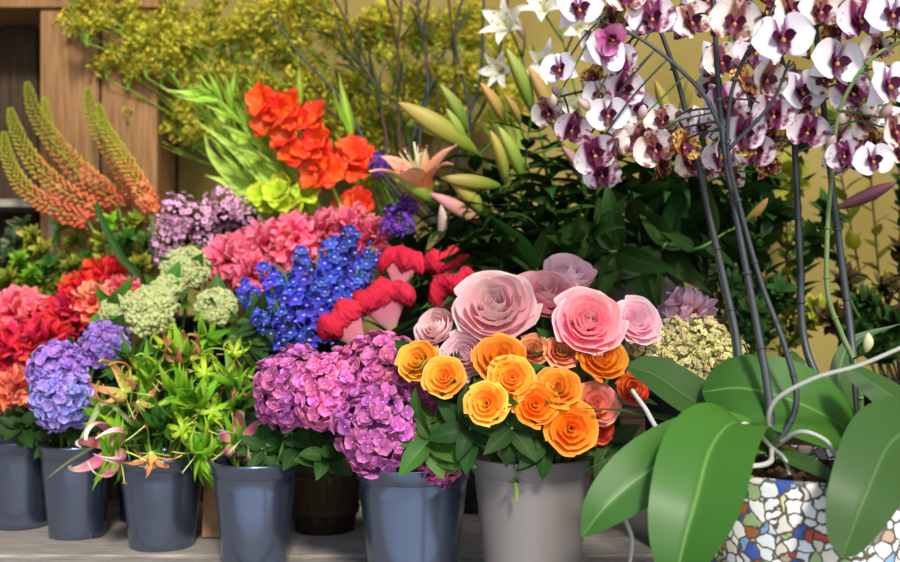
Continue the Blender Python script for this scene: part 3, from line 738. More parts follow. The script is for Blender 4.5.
for k, (px, py, d, dia, h, v, lab) in enumerate([
    (232, 258, 3.40, 60, hd(-.4, .7), 0, 'coral pink ruffled bloom at far left of the coral group'),
    (262, 245, 3.46, 58, hd(-.2, .8), 1, 'coral pink ruffled bloom below the left lime gladiolus'),
    (293, 238, 3.46, 58, hd(0, .8), 0, 'coral pink ruffled bloom below the yellow-green floret'),
    (324, 230, 3.48, 52, hd(0, .9), 1, 'coral pink ruffled bloom right above the delphiniums'),
    (250, 272, 3.34, 46, hd(-.3, .5), 1, 'coral pink ruffled bloom at left, lower one beside blue delphinium'),
    (352, 224, 3.46, 46, hd(.2, .9), 0, 'coral pink ruffled bloom below the red gladiolus tip'),
    (372, 238, 3.38, 52, hd(.4, .6), 1, 'coral pink ruffled bloom at the right end next to purple statice')]):
    ruff(px, py, d, dia, h, 'hot', v, lab, 'S2', g)

# pale green domed heads
dome_m = pmat('pale_green_bud', [(0, '#9caa5e'), (1, '#c2ca8c')], .02, .2, .7, .15)
DM = [dome_mesh('domed_head', [dome_m, dome_m], s) for s in (1, 2)]
for px, py, d, dia, h, lab in [(146, 310, 3.18, 66, hd(-.1, .8), 'largest pale green domed flower head above the gloriosa lilies'), (186, 267, 3.36, 54, hd(.1, .9), 'pale green domed head below the mauve waxflowers'), (217, 306, 3.24, 46, hd(.3, .7), 'pale green domed head touching the blue delphiniums'), (113, 309, 3.2, 34, hd(-.4, .7), 'smallest pale green domed head, beside the coral flowers'), (166, 290, 3.26, 42, hd(0, .9), 'pale green domed head just behind the largest one')]:
    R = dia/2/FOC*d/1.2
    o, lp = cut_stem('domed_flower', lab, 'flower', 'pale green domed flowers', 'S4', P(px, py, d)-h*R*.3, h, None, stem_r=.005,
        fol=dict(n=8, L=.10, W=.05, mat=G_MID, seed=int(px), prof='ovate', t0=.7, t1=.9, droop=-.6))
    part('flower_head', DM[int(px) % 2], o, rel(o, P(px, py, d)-h*R*.15), RZ(h) @ rotz(px), R)

# blue delphiniums
del_m = pmat('delphinium_blue', [(0, '#8a90e0'), (.14, '#4348c4'), (.5, '#3a45c4'), (1, '#5a66d8')], .02, .3, .55, .25)
def delph_mesh(seed):
    r = random.Random(seed); b = MB()
    T = [petal(.5, .42, 'round', curl=c, cup=.2, nu=4, nv=4, a0=.3, ruf=.02) for c in (-.6, -.2, .3)]
    n = 34
    for k in range(n):
        t = k/n; a = k*2.4+r.uniform(-.3, .3)
        o_ = V3(math.cos(a), math.sin(a), 0); rad = .115*(1-.55*t)+r.uniform(-.01, .02)
        c = o_*rad+V3(0, 0, t*1.)
        star_floret(b, c, nrm(o_+V3(0, 0, r.uniform(0, .5))), T, 5, .25*(1-.45*t)*r.uniform(.85, 1.15), r, 0, 1, eyes=.09)
        b.add(tube_T([V3(0, 0, t*.97-.02), c], .006, 4), mi=2)
    b.add(tube_T([(0, 0, -.05), (0, 0, 1.)], [.014, .008], 5), mi=2)
    return b.build('flower_spike', [del_m, smat('delphinium_eye', '#a8ace4', .7), STEM])
DEL = [delph_mesh(s) for s in (1, 2, 3)]
DS = [(352, 226, 335, 300, 3.28, 'tallest delphinium spike'), (302, 246, 305, 320, 3.2, 'delphinium spike just left of the tallest'), (264, 262, 292, 330, 3.14, 'delphinium spike leaning left above the pale green head'),
      (331, 238, 325, 320, 3.16, 'delphinium spike in front of the coral blooms'), (374, 246, 345, 315, 3.2, 'delphinium spike leaning right towards the coral bloom'), (240, 284, 285, 335, 3.12, 'leftmost delphinium spike, lowest leaning'),
      (284, 272, 308, 340, 3.08, 'delphinium spike in the front middle left'), (322, 278, 318, 345, 3.05, 'delphinium spike in the front middle'), (358, 268, 335, 335, 3.08, 'delphinium spike leaning right behind the crimson cockscomb'),
      (252, 312, 292, 345, 3.06, 'delphinium spike drooping at lower left beside the pale green head'), (274, 300, 300, 350, 3.04, 'lowest front delphinium spike above the violet hydrangea')]
for k, (tx, ty, bx_, by_, d, lab) in enumerate(DS):
    hb = P(bx_, by_, d+.06); ht = P(tx, ty, d); dirn = nrm(ht-hb); L = np.linalg.norm(ht-hb)
    o, lp = cut_stem('delphinium', 'blue '+lab, 'delphinium', 'blue delphiniums', 'S1', hb, dirn, None,
        fol=dict(n=14, L=.09, W=.04, mat=G_DARK, seed=k, t0=.6, t1=.97))
    part('flower_spike', DEL[k % 3], o, rel(o, hb), RZ(dirn) @ rotz(k), (L*1.5, L*1.5, L) if L < .2 else (.3, .3, L))

# crimson cockscombs
cel_m = pmat('cockscomb_velvet', [(0, '#c4203a'), (1, '#d8304a')], .012, .35, .85, .1, spec=.12)
fan_m = pmat('cockscomb_fan_pink', [(0, '#a0a060'), (.35, '#c88090'), (1, '#cc5870')], .012, .2, .8, .15, spec=.15)
CM = [celosia_mesh('cockscomb', cel_m, fan_m, s, waves=w_, arch=a_) for s, w_, a_ in ((1, 1.5, .25), (2, 1.0, .12), (5, 2.0, .3))]
for px, py, d, wd, ang, tilt, v, sq, lab in [
    (340, 318, 2.92, 50, -38, .1, 1, 1., 'crimson cockscomb at left with pale pink underside, in front of delphiniums'),
    (382, 294, 2.95, 58, -14, .1, 0, .9, 'wide folded crimson cockscomb in the middle of its group'),
    (402, 258, 3.04, 42, 8, .05, 2, 1.1, 'tall narrow crimson cockscomb just below the purple statice'),
    (447, 260, 3.12, 46, -6, .2, 1, 1., 'dark crimson cockscomb at the back right'),
    (452, 287, 3.0, 52, -24, .9, 2, 1.3, 'round crimson cockscomb at right above the leftmost pink rose')]:
    W = wd/2/FOC*d*1.15; al = math.radians(ang)
    zl = nrm(V3(math.sin(al), -tilt, math.cos(al))); xl = V3(math.cos(al), 0, -math.sin(al)); yl = nrm(np.cross(zl, xl)); xl = np.cross(yl, zl)
    R_ = np.stack([xl, yl, zl], 1); c_ = P(px, py, d); sc_ = (W, W, W*sq); hb = c_-zl*1.3*W*sq
    o, lp = cut_stem('cockscomb', lab, 'cockscomb', 'crimson cockscombs', 'S3', hb, nrm(zl+V3(0, 0, 1)), None, stem_r=.006,
        fol=dict(n=7, L=.1, W=.035, mat=G_MID, seed=int(px), t0=.72, t1=.95))
    part('flower_crest', CM[v][0], o, rel(o, c_), R_, sc_); part('fan', CM[v][1], o, rel(o, c_), R_, sc_, label='pale pink underside of the crest')
for px, py, lab in [(250, 338, 'dark leaf sprig at the left foot of the delphiniums'), (262, 320, 'dark leaf sprig below the leftmost delphinium'), (300, 350, 'dark leaf sprig between delphiniums and violet hydrangea'), (345, 350, 'dark leaf sprig under the left cockscomb')]:
    cut_stem('leaf_sprig', lab, 'leaf sprig', 'dark sprigs below the delphiniums', 'S1', P(px, py, 3.1), hd(0, .6), None, fol=dict(n=18, L=.09, W=.045, mat=G_DARK, seed=px, prof='ovate', t0=.6, t1=1., droop=-.7, up=.3))

# small cream flowers and a frilled pink one, right of the roses
T5s = [petal(.5, .4, 'round', curl=c, cup=.2, nu=3, nv=4, a0=.2) for c in (-.2, .3)]
def cluster_mesh(name, mats, seed, n, fs, R=1., zmin=-.3, squash=.8, npet=5, jit=.12, bud=.0):
    r = random.Random(seed); b = MB()
    for d in fib(n, zmin):
        c = d*np.array([1, 1, squash])*R*r.uniform(.7, 1.12)+V3(*[r.gauss(0, jit*.4) for _ in range(3)])
        f = nrm(d+V3(*[r.gauss(0, .4) for _ in range(3)])+V3(0, 0, .3))
        if r.random() < bud: b.add((BALL[0]*np.array([.6, .6, 1]), BALL[1], BALL[2]), RZ(f), c, r.random(), 0, fs*.35)
        else: star_floret(b, c, f, T5s, npet, fs*r.uniform(.8, 1.2), r, 0, 1)
        if r.random() < .55: b.add(tube_T([d*.15, c*.97], .012, 4), mi=2)
    return b.build(name, mats)
cream_m = pmat('cream_floret', [(0, '#e0d070'), (.5, '#f0e4a0'), (1, '#f8f0c0')], .02, .15, .7, .2)
CRM = [cluster_mesh('flower_cluster', [cream_m, smat('cream_eye', '#c8b050', .8), STEM_LIME], s, 130, .32) for s in (1, 2)]
for k, (px, py, d, dia, lab) in enumerate([(648, 346, 2.62, 50, 'cream flower cluster at left beside the orange rose'), (675, 336, 2.7, 48, 'cream flower cluster directly below the frilled pink bloom'), (702, 342, 2.68, 56, 'cream flower cluster just right of the frilled pink bloom'), (728, 352, 2.62, 40, 'rightmost cream flower cluster beside the dark orchid stems'), (688, 364, 2.58, 52, 'lowest cream flower cluster resting above the orchid leaf')]):
    R = dia/2/FOC*d/1.1; h = hd(.1, .9)
    o, lp = cut_stem('cream_flower', lab, 'flower', 'small cream flowers', 'S6', P(px, py, d)-h*R*.5, h, None, stem_r=.003, fol=dict(n=8, L=.05, W=.016, mat=G_OLIVE, seed=k, t0=.7, t1=.97))
    part('flower_cluster', CRM[k % 2], o, rel(o, P(px, py, d)), RZ(h) @ rotz(k), R)
fr = pmat('frilled_petal_mauve_pink', [(0, '#f0a878'), (.4, '#e8b0c0'), (1, '#e6c0d6')], .012, .12, .6, .3)
h = hd(.15, .8); R = 66/2/FOC*2.76
o, lp = cut_stem('carnation', 'frilled mauve-pink bloom with coral streaks behind the cream flowers', 'flower', None, 'S6', P(690, 314, 2.76)-h*R*.4, h, None, fol=dict(n=4, L=.08, W=.03, mat=G_MID, seed=3, t0=.7, t1=.95))
part('bloom', ruffle_mesh('ruffled_bloom', [fr, CORE2], 9, 60), o, rel(o, P(690, 314, 2.76)-h*R*.2), RZ(h), R)

# ================================================================ RAISED SHELF AND BACK
# foxtail lilies
fox_m = pmat('foxtail_bud', [(0, '#d8704a'), (.3, '#d48a52'), (.48, '#c0a040'), (.65, '#aaa636'), (1, '#98a430')], .02, .2, .6, .2, src='attr')
def foxtail(pts, d, label, r0=.03):
    w_ = [P(x, y, d+.0*k) for k, (x, y) in enumerate(pts)]; c = catmull(w_, 14); m = len(c)
    o, lp = stem_thing('foxtail_lily', label, 'foxtail lily', 'foxtail lilies', 'T1', [P(pts[0][0]+(150-pts[0][0])*.35, 262, d), w_[0]], .006, STEM, taper=.8)
    r = random.Random(int(pts[-1][0])); b = MB(); tot = 320
    T = [petal(.5, .34, 'ovate', curl=-.3, cup=.3, nu=3, nv=4, a0=.4)]
    for k in range(tot):
        t = (k+.5)/tot; f = t*(m-1); i = min(m-2, int(f)); p = c[i]+(c[i+1]-c[i])*(f-i)
        tg = nrm(c[i+1]-c[i]); x = nrm(np.cross(tg, [.1, 1, .2])); y = np.cross(tg, x); a = k*2.4
        out = x*math.cos(a)+y*math.sin(a); rad = .85*r0*(1-t)**.5*(.75+.5*min(1, t*8))*r.uniform(.8, 1.1)+.003
        q = p+out*rad; v = float(np.clip(t+r.gauss(0, .08), 0, 1))
        if t < .3 and r.random() < .25:
            star_floret(b, q-np.array(o.location), nrm(out+tg*.3), T, 6, .026, r); b.R[-6:] = [np.full(len(x_), v) for x_ in b.R[-6:]]
        else:
            b.add((BALL[0]*np.array([.7, .7, 1.2]), BALL[1], BALL[2]), RZ(nrm(out+tg*.8)), q-np.array(o.location), v, 0, .0088*(1-.5*t))
    b.add(tube_T(c-np.array(o.location), np.linspace(.006, .002, m), 6), var=.8)
    part('flower_spike', b.build('flower_spike', fox_m), o)
foxtail([(118, 206), (85, 180), (52, 140), (34, 110), (27, 82)], 3.72, 'foxtail lily with the tallest tip of the left bunch', .036)
foxtail([(98, 212), (62, 190), (32, 160), (16, 130), (10, 108)], 3.68, 'foxtail lily second from the left, curving up', .032)
foxtail([(88, 222), (50, 207), (22, 185), (8, 158), (4, 132)], 3.64, 'leftmost foxtail lily, bending out lowest', .03)
foxtail([(128, 208), (100, 185), (72, 160), (50, 130), (44, 98)], 3.80, 'foxtail lily at the right side of the left bunch', .03)
foxtail([(146, 206), (130, 180), (108, 145), (92, 115), (88, 88)], 3.74, 'foxtail lily with the tallest tip of the right pair', .034)
foxtail([(152, 212), (142, 190), (125, 160), (106, 130), (98, 104)], 3.66, 'foxtail lily at far right of the pair, in front of the cabinet', .03)
# mauve waxflowers
wax_m = pmat('waxflower_mauve', [(0, '#b85a94'), (.35, '#e8a4d0'), (1, '#f8d4ea')], .02, .2, .6, .25)
PURL = pmat('leaf_purple', [(0, '#3a2230'), (1, '#4e2c40')], .02, .3, .5, .15)
WX = [cluster_mesh('flower_cluster', [wax_m, smat('waxflower_eye', '#8a2a58', .8), TWIG], s, 42, .40, bud=.2) for s in (1, 2)]
for k, (px, py, d, dia, lab) in enumerate([(165, 240, 3.6, 46, 'mauve waxflower sprig at far left, lowest'), (176, 208, 3.66, 46, 'mauve waxflower sprig left, above the pale green head'), (200, 218, 3.6, 52, 'mauve waxflower sprig in the middle'), (225, 203, 3.66, 52, 'mauve waxflower sprig below the lime gladiolus'), (250, 212, 3.62, 46, 'mauve waxflower sprig at right over the coral blooms')]):
    R = dia/2/FOC*d/1.35; h = hd((px-205)/80, 1)
    o, lp = cut_stem('waxflower', lab, 'waxflower', 'mauve waxflowers', 'T2', P(px, py, d)-h*R, h, None, stem_r=.003, stem_m=TWIG, fol=dict(n=44, L=.06, W=.03, mat=PURL, seed=k, prof='ovate', t0=.55, t1=1.))
    part('flower_cluster', WX[k % 2], o, rel(o, P(px, py, d)), RZ(h) @ rotz(k), R)
    for j in range(2):
        q = P(px+rnd.uniform(-24, 24), py+rnd.uniform(4, 28), d+.02); part('flower_cluster', WX[j], o, rel(o, q), RZ(h) @ rotz(j+k), R*.65)
# left leafy greens
for k, (px, py, d, m, L) in enumerate([(12, 240, 3.7, G_GREY, .05), (40, 248, 3.66, G_OLIVE, .045), (70, 238, 3.7, G_OLIVE, .04), (100, 240, 3.62, G_OLIVE, .045), (30, 272, 3.6, G_LIME, .04), (55, 280, 3.52, G_OLIVE, .04), (90, 258, 3.6, G_MID, .045), (125, 238, 3.62, G_MID, .045), (140, 262, 3.55, G_OLIVE, .045), (8, 275, 3.62, G_OLIVE, .045), (70, 262, 3.58, G_OLIVE, .04), (118, 258, 3.66, G_OLIVE, .05), (20, 225, 3.76, G_GREY, .05), (0, 255, 3.7, G_GREY, .05), (48, 262, 3.6, G_MID, .045), (82, 225, 3.7, G_OLIVE, .045), (110, 222, 3.68, G_LIME, .045), (135, 222, 3.66, G_OLIVE, .05), (30, 235, 3.68, G_OLIVE, .045), (60, 222, 3.72, G_LIME, .04), (105, 262, 3.56, G_OLIVE, .045), (145, 240, 3.6, G_MID, .045), (18, 258, 3.62, G_LIME, .045)]):
    key = 'T6' if px < 80 else 'T1'
    nm = {'leaf_grey_green': 'grey-green', 'leaf_olive': 'olive green', 'leaf_lime_green': 'bright lime green', 'leaf_mid_green': 'mid green'}[m.name]
    cut_stem('leafy_sprig', nm+' small-leaved sprig below the foxtail lilies', 'leafy sprig', nm+' sprigs below the foxtail lilies', key, P(px, py, d), hd(.1, 1), None, stem_r=.003,
        fol=dict(n=44, L=L, W=L*.5, mat=m, seed=200+k, prof='ovate', t0=.45, t1=1., droop=-.3, up=.8))
# two long flat dark blades and pale ones
def blade(px_pts, d, W, mat, label, key, group=None, kind='strap_leaf'):
    pts = [P(x, y, d) for x, y in px_pts]
    B = BUCKETS[key]; base = B['p']+V3(0, .02, .03)
    o = thing(kind, label, 'leaf', base, group)
    rim = B['p']+V3(0, 0, B['h'])
    part('blade', MB().add(leaf_T([base, rim]+pts, W, 'strap', (0, -1, .3), .3)).build('blade', mat), o)
    part('sheath', MB().add(tube_T(np.array([base, .5*(base+rim)])-base, [.006, .004], 6)).build('sheath', STEM), o)
    o.children[0].location = tuple(-base)
    return o
blade([(140, 285), (120, 255), (100, 215), (97, 200)], 3.45, .026, G_DARK, 'dark grey-green strap leaf crossing in front of the small-leaved sprigs', 'S4')

PALE = pmat('leaf_pale_green', [(0, '#93a468'), (1, '#b4be88')], .02, .15, .5, .25)
blade([(130, 420), (105, 402), (92, 420), (78, 444)], 2.86, .016, PALE, 'pale narrow strap leaf hanging left of the striped gloriosa flower', 'C')
blade([(120, 445), (98, 445), (70, 460), (46, 479)], 2.84, .012, PALE, 'pale narrow strap leaf crossing in front of the bucket under the lavender hydrangea', 'C')
# gladioli
glad_r = pmat('gladiolus_red_petal', [(0, '#f47a34'), (.4, '#f2501e'), (1, '#f8602e')], .012, .15, .5, .35)
glad_y = pmat('gladiolus_lime_petal', [(0, '#a8c820'), (.5, '#c0d828'), (1, '#d8e448')], .015, .12, .5, .35)
glad_b = pmat('gladiolus_bud', [(0, '#8cba34'), (.6, '#b6d850'), (1, '#d0e684')], .02, .2, .5, .3)
G_SWORD = pmat('gladiolus_leaf', [(0, '#aad444'), (1, '#c8e868')], .02, .2, .5, .35, spec=.2)
GRF = [glad_floret_mesh('floret', [glad_r, glad_b], s) for s in (1, 2, 3)]
GYF = [glad_floret_mesh('floret', [glad_y, glad_b], s) for s in (4, 5)]
GBD = [glad_bud_mesh('bud', [glad_b], s) for s in (1,)]
def glad(pts, d, label, florets, buds, F=GRF, fsz=36, d2=None, swords=()):
    w_ = [P(x, y, d) for x, y in pts]
    o, lp = stem_thing('gladiolus', label, 'gladiolus', 'gladioli', 'T3', w_, .008, STEM_LIME)
    for k, (px, py) in enumerate(florets):
        h = nrm(V3(-.5+rnd.uniform(-.3, .5), -1, .35+rnd.uniform(-.3, .4)))
        p = P(px, py, d-.03); part('floret', F[k % len(F)], o, rel(o, p), RZ(h) @ rotz(k*1.3), fsz/2/FOC*d/.62)
    for bx0, by0, bx1, by1 in buds:
        p0, p1 = P(bx0, by0, d), P(bx1, by1, d-.05); dv = p1-p0
        part('bud', GBD[0], o, rel(o, p0), R3(dv, V3(.2, -1, .3)), np.linalg.norm(dv))
    for sw in swords:
        part('sword_leaf', MB().add(leaf_T([P(x, y, d+.02)-np.array(o.location) for x, y in sw], .05, 'lance', (0, -1, .2), .3)).build('sword_leaf', G_SWORD), o)
glad([(350, 250), (338, 200), (315, 160), (285, 120), (258, 92), (248, 80)], 3.55, 'gladiolus with a long row of open red-orange flowers',
     [(268, 103), (283, 112), (274, 126), (298, 110), (302, 128), (290, 142), (318, 122), (322, 142), (308, 158), (296, 160), (328, 160), (320, 176), (334, 176)], [(262, 96, 242, 84), (256, 88, 240, 72), (318, 120, 306, 96), (300, 108, 298, 60)], fsz=38)
glad([(372, 250), (366, 205), (358, 165), (348, 135), (336, 100)], 3.6, 'shorter gladiolus with a few red-orange flowers at right',
     [(354, 155), (364, 165), (346, 165), (356, 172), (360, 205), (352, 212)], [(345, 130, 338, 92), (340, 115, 330, 85), (352, 140, 336, 70)], fsz=36)
glad([(330, 250), (312, 215), (285, 175), (250, 135), (215, 95), (200, 75)], 3.58, 'lime gladiolus in bud with yellow-green florets at its foot',
     [(280, 196), (295, 204), (308, 198), (290, 188), (300, 212)], [(215, 92, 165, 95), (222, 100, 205, 68), (232, 112, 225, 70), (240, 122, 200, 105), (250, 132, 244, 88), (258, 142, 215, 125), (268, 152, 262, 110), (275, 162, 228, 148), (284, 172, 278, 132), (215, 95, 188, 84), (228, 108, 238, 62), (244, 126, 212, 96), (255, 138, 258, 92), (272, 156, 240, 128), (222, 102, 160, 92), (290, 178, 252, 150)], F=GYF, fsz=34,
     swords=[[(320, 240), (280, 190), (240, 140), (205, 100)], [(325, 245), (300, 190), (270, 150), (240, 120)], [(318, 240), (285, 200), (235, 150), (192, 118)], [(330, 250), (310, 200), (290, 160), (262, 128)]])
glad([(310, 250), (280, 210), (245, 175), (215, 135), (195, 100), (190, 85)], 3.64, 'lime gladiolus in bud leaning far left, behind the mauve waxflowers',
     [(262, 196), (274, 208)], [(195, 98, 178, 95), (202, 112, 196, 78), (210, 126, 206, 92), (220, 142, 216, 105), (230, 156, 205, 135), (240, 168, 236, 128), (252, 182, 222, 162), (262, 192, 258, 150), (205, 118, 182, 112), (225, 150, 228, 108), (245, 176, 215, 150), (258, 188, 244, 140)], F=GYF, fsz=28,
     swords=[[(300, 250), (255, 200), (215, 160), (203, 132)], [(305, 255), (275, 195), (250, 150), (246, 110)], [(300, 252), (270, 215), (230, 185), (205, 175)]])
# purple statice
stat_m = pmat('statice_purple', [(0, '#5a2a98'), (.5, '#7034b8'), (1, '#8a50cc')], .02, .3, .6, .2)
STM = [cluster_mesh('flower_cluster', [stat_m, smat('statice_eye', '#b090d8', .8), STEM], 7, 60, .5)]
for k, (px, py, d, dia, key, lab) in enumerate([(398, 222, 3.28, 44, 'T4', 'purple statice above the crimson cockscombs'), (380, 165, 3.5, 30, 'T4', 'small purple statice right of the red gladiolus'), (408, 205, 3.32, 26, 'T4', 'small purple statice tip just below the peach lily'), (330, 225, 3.62, 26, 'T3', 'small dark purple statice below the red gladiolus')]):
    R = dia/2/FOC*d/1.1; h = hd(0, .9)
    o, lp = cut_stem('statice', lab, 'statice', 'purple statice', key, P(px, py, d)-h*R*.6, h, None, stem_r=.003, fol=dict(n=6, L=.06, W=.02, mat=G_MID, seed=k, t0=.7, t1=.95))
    part('flower_cluster', STM[0], o, rel(o, P(px, py, d)), RZ(h) @ rotz(k), (R*.8, R*.8, R*1.3))
# lilies --------------------------------------------------------------
bud_m = {k: pmat('lily_bud_'+k, st, .015, .12, .45, .2) for k, st in dict(
    yellow=[(0, '#68842c'), (.45, '#98983e'), (1, '#b8a454')], green=[(0, '#5a7c2a'), (.5, '#80983c'), (1, '#9aa84c')],
    pink=[(0, '#a8a850'), (.4, '#d8a088'), (1, '#d8909a')], orange=[(0, '#7f8a34'), (.45, '#ac964c'), (1, '#bc9058')],
    brown=[(0, '#6f7038'), (.5, '#a88a68'), (1, '#b08080')], cream=[(0, '#b8b078'), (.5, '#e8cdb8'), (1, '#f0dcc8')], wine=[(0, '#5a4438'), (.4, '#5e3440'), (1, '#744450')]).items()}
BUDM = {k: lily_bud_mesh('bud', m, 3, .14) for k, m in bud_m.items()}
lp_m = pmat('lily_peach_petal', [(0, '#f4a838'), (.4, '#f49c6c'), (.8, '#f8b490'), (1, '#fad0b8')], .012, .12, .5, .3, rib='#f07a60', ribw=.08)
lw_m = pmat('lily_white_petal', [(0, '#e0dca0'), (.35, '#f2f0e4'), (1, '#f8f6f0')], .01, .06, .5, .3)
FILM = smat('lily_filament', '#c8d0a0', .6); ANTM = smat('lily_anther', '#9a5020', .8)
LP = lily_open_mesh('open_flower', [lp_m, FILM, ANTM], 1); LW = lily_open_mesh('open_flower', [lw_m, FILM, ANTM], 2)
def lily(pts, d, key, label, buds=(), opens=(), nfol=18, L=.17, W=.05, group='lilies', seed=0, t0=.5, mat=None, t1=.97):
    w_ = [P(x, y, d) for x, y in pts]
    o, lp = stem_thing('lily', label, 'lily', group, key, w_, .006, STEM)
    part('foliage', foliage_mesh('foliage', lp, nfol, L, W, mat or G_DARK, seed, t0=t0, t1=t1, droop=-.9, up=.35, nu=5, nv=9), o)
    for x0, y0, x1, y1, col in buds:
        p0, p1 = P(x0, y0, d-.04), P(x1, y1, d-.10); dv = p1-p0; LL = np.linalg.norm(dv)
        part('bud', BUDM[col], o, rel(o, p0), RZ(dv), (LL*.88+.015, LL*.88+.015, LL))
        q = rel(o, p0); i = int(np.argmin(np.linalg.norm(lp[len(lp)//2:]-q, axis=1)))+len(lp)//2-1
        part('pedicel', MB().add(tube_T(catmull([lp[i], .5*(lp[i]+q)-V3(0, 0, .01), q], 5), .0035, 6)).build('pedicel', STEM), o)
    for px, py, sz, h, M, sp in opens:
        p0 = P(px, py, d-.05); fl = part('open_flower', M[0], o, rel(o, p0), RZ(h) @ rotz(sp), sz/2/FOC*d/.75); part('stamens', M[1], fl)
        q = rel(o, p0); i = int(np.argmin(np.linalg.norm(lp[len(lp)//2:]-q, axis=1)))+len(lp)//2-1
        part('pedicel', MB().add(tube_T(catmull([lp[i], .5*(lp[i]+q), q], 5), .0035, 6)).build('pedicel', STEM), o)
    return o
lily([(460, 290), (462, 240), (458, 205)], 3.28, 'T4', 'lily with one open peach flower and pink buds beside it',
     [(445, 206, 386, 172, 'green'), (482, 224, 430, 193, 'pink'), (490, 218, 446, 176, 'yellow'), (440, 242, 441, 204, 'cream')],
     [(424, 204, 104, nrm(V3(-.2, -.35, 1)), LP, .3)], seed=1, t1=.9)
lily([(480, 290), (490, 230), (488, 190)], 3.26, 'T4', 'lily with green and yellow buds pointing up beside horizontal yellow one',
     [(506, 184, 490, 130, 'yellow'), (522, 180, 498, 126, 'green'), (500, 186, 440, 178, 'yellow')], seed=2)
lily([(470, 290), (476, 210), (474, 150)], 3.36, 'T4', 'lily with a long slanting yellow bud above the peach flower',
     [(476, 152, 398, 102, 'yellow'), (468, 132, 440, 84, 'green'), (505, 124, 480, 82, 'orange'), (466, 152, 446, 108, 'green')], seed=3)
lily([(500, 290), (520, 200), (530, 120)], 3.34, 'T4', 'tall lily with green and orange buds beside the white orchids',
     [(532, 112, 506, 48, 'green'), (552, 122, 528, 66, 'orange'), (562, 142, 544, 104, 'yellow'), (520, 125, 505, 95, 'orange')], seed=4)
lily([(590, 260), (590, 215), (582, 180)], 3.2, 'T5', 'lily with brownish pink buds below the white orchids',
     [(588, 182, 562, 146, 'brown'), (576, 170, 556, 130, 'yellow'), (604, 175, 592, 135, 'brown')], [(602, 206, 60, nrm(V3(.6, -.6, -.5)), LW, .8)], seed=5)  # white open flower added for the bright glimpses between the leaves
lily([(640, 250), (650, 190), (668, 130)], 3.28, 'T5', 'lily with yellow buds in front of the ochre wall',
     [(668, 135, 655, 80, 'yellow'), (678, 120, 690, 75, 'yellow')], seed=6)
lily([(690, 250), (730, 230), (750, 225)], 3.0, 'T5', 'lily with one orange bud between the dark orchid stems', [(745, 222, 768, 198, 'orange')], seed=7, nfol=10)
DW = 'dark leafy lily stem without flowers behind the roses'
for k, (pts, d, key) in enumerate([([(520, 290), (528, 240), (520, 200)], 3.2, 'T4'), ([(550, 285), (558, 230), (552, 185)], 3.26, 'T4'), ([(575, 280), (562, 250), (540, 225)], 3.12, 'T5'), ([(600, 250), (612, 210), (622, 170)], 3.22, 'T5'), ([(640, 245), (640, 210), (655, 180)], 3.14, 'T5'), ([(620, 250), (600, 250), (580, 240)], 3.05, 'T5'), ([(660, 250), (672, 230), (690, 210)], 3.12, 'T5'), ([(500, 280), (500, 250), (490, 230)], 3.1, 'T4'), ([(655, 240), (690, 200), (710, 170)], 3.2, 'T5'), ([(530, 285), (540, 262), (560, 250)], 3.05, 'T4'), ([(470, 285), (462, 230), (455, 185)], 3.55, 'T4'), ([(490, 285), (500, 220), (500, 165)], 3.6, 'T4'), ([(520, 285), (535, 220), (548, 165)], 3.6, 'T4'), ([(590, 250), (585, 200), (575, 150)], 3.55, 'T5'), ([(610, 250), (612, 200), (612, 155)], 3.6, 'T5'), ([(640, 250), (650, 205), (690, 160)], 3.55, 'T5'), ([(440, 300), (425, 265), (410, 240)], 3.4, 'T4'), ([(450, 300), (440, 270), (430, 255)], 3.3, 'T4'), ([(500, 290), (470, 250), (455, 235)], 3.2, 'T4'), ([(560, 285), (565, 230), (520, 180)], 3.5, 'T4'), ([(670, 245), (720, 210), (745, 165)], 3.4, 'T5'), ([(670, 250), (710, 240), (735, 245)], 3.2, 'T5')]):
    lily(pts, d, key, DW, seed=30+k, nfol=26, L=.2, W=.066, group='dark leafy lily stems', t0=.45, t1=1.)
# white lilies far behind
lily([(560, 200), (535, 110), (520, 50)], 3.55, 'T5', 'white lily far behind with cream flowers above the green buds', [(525, 40, 505, 8, 'cream')],
     [(512, 32, 60, nrm(V3(-.5, -1, .3)), LW, 0), (540, 62, 58, nrm(V3(.2, -1, -.3)), LW, 1), (505, 70, 46, nrm(V3(-.6, -1, -.2)), LW, .5)], seed=8, nfol=8, t1=.7)
lily([(600, 200), (580, 110), (560, 30)], 3.5, 'T5', 'white lily far behind with cream flowers at the top picture edge', [],
     [(545, 15, 58, nrm(V3(-.2, -1, .4)), LW, 0), (575, 30, 50, nrm(V3(.3, -1, 0)), LW, 1), (560, 100, 46, nrm(V3(0, -1, -.5)), LW, 1)], seed=9, nfol=8, t1=.7)

cut_stem('rose', 'small closed green rose bud dangling in front of the taupe bucket', 'rose', 'roses in the taupe bucket', 'F', P(515, 482, 2.405), nrm(V3(.05, -.1, -1)), BUDM['green'], .045, 'bud', .0022,
    fol=dict(n=3, L=.04, W=.02, mat=G_MID, seed=1, prof='ovate', t0=.9, t1=.99))
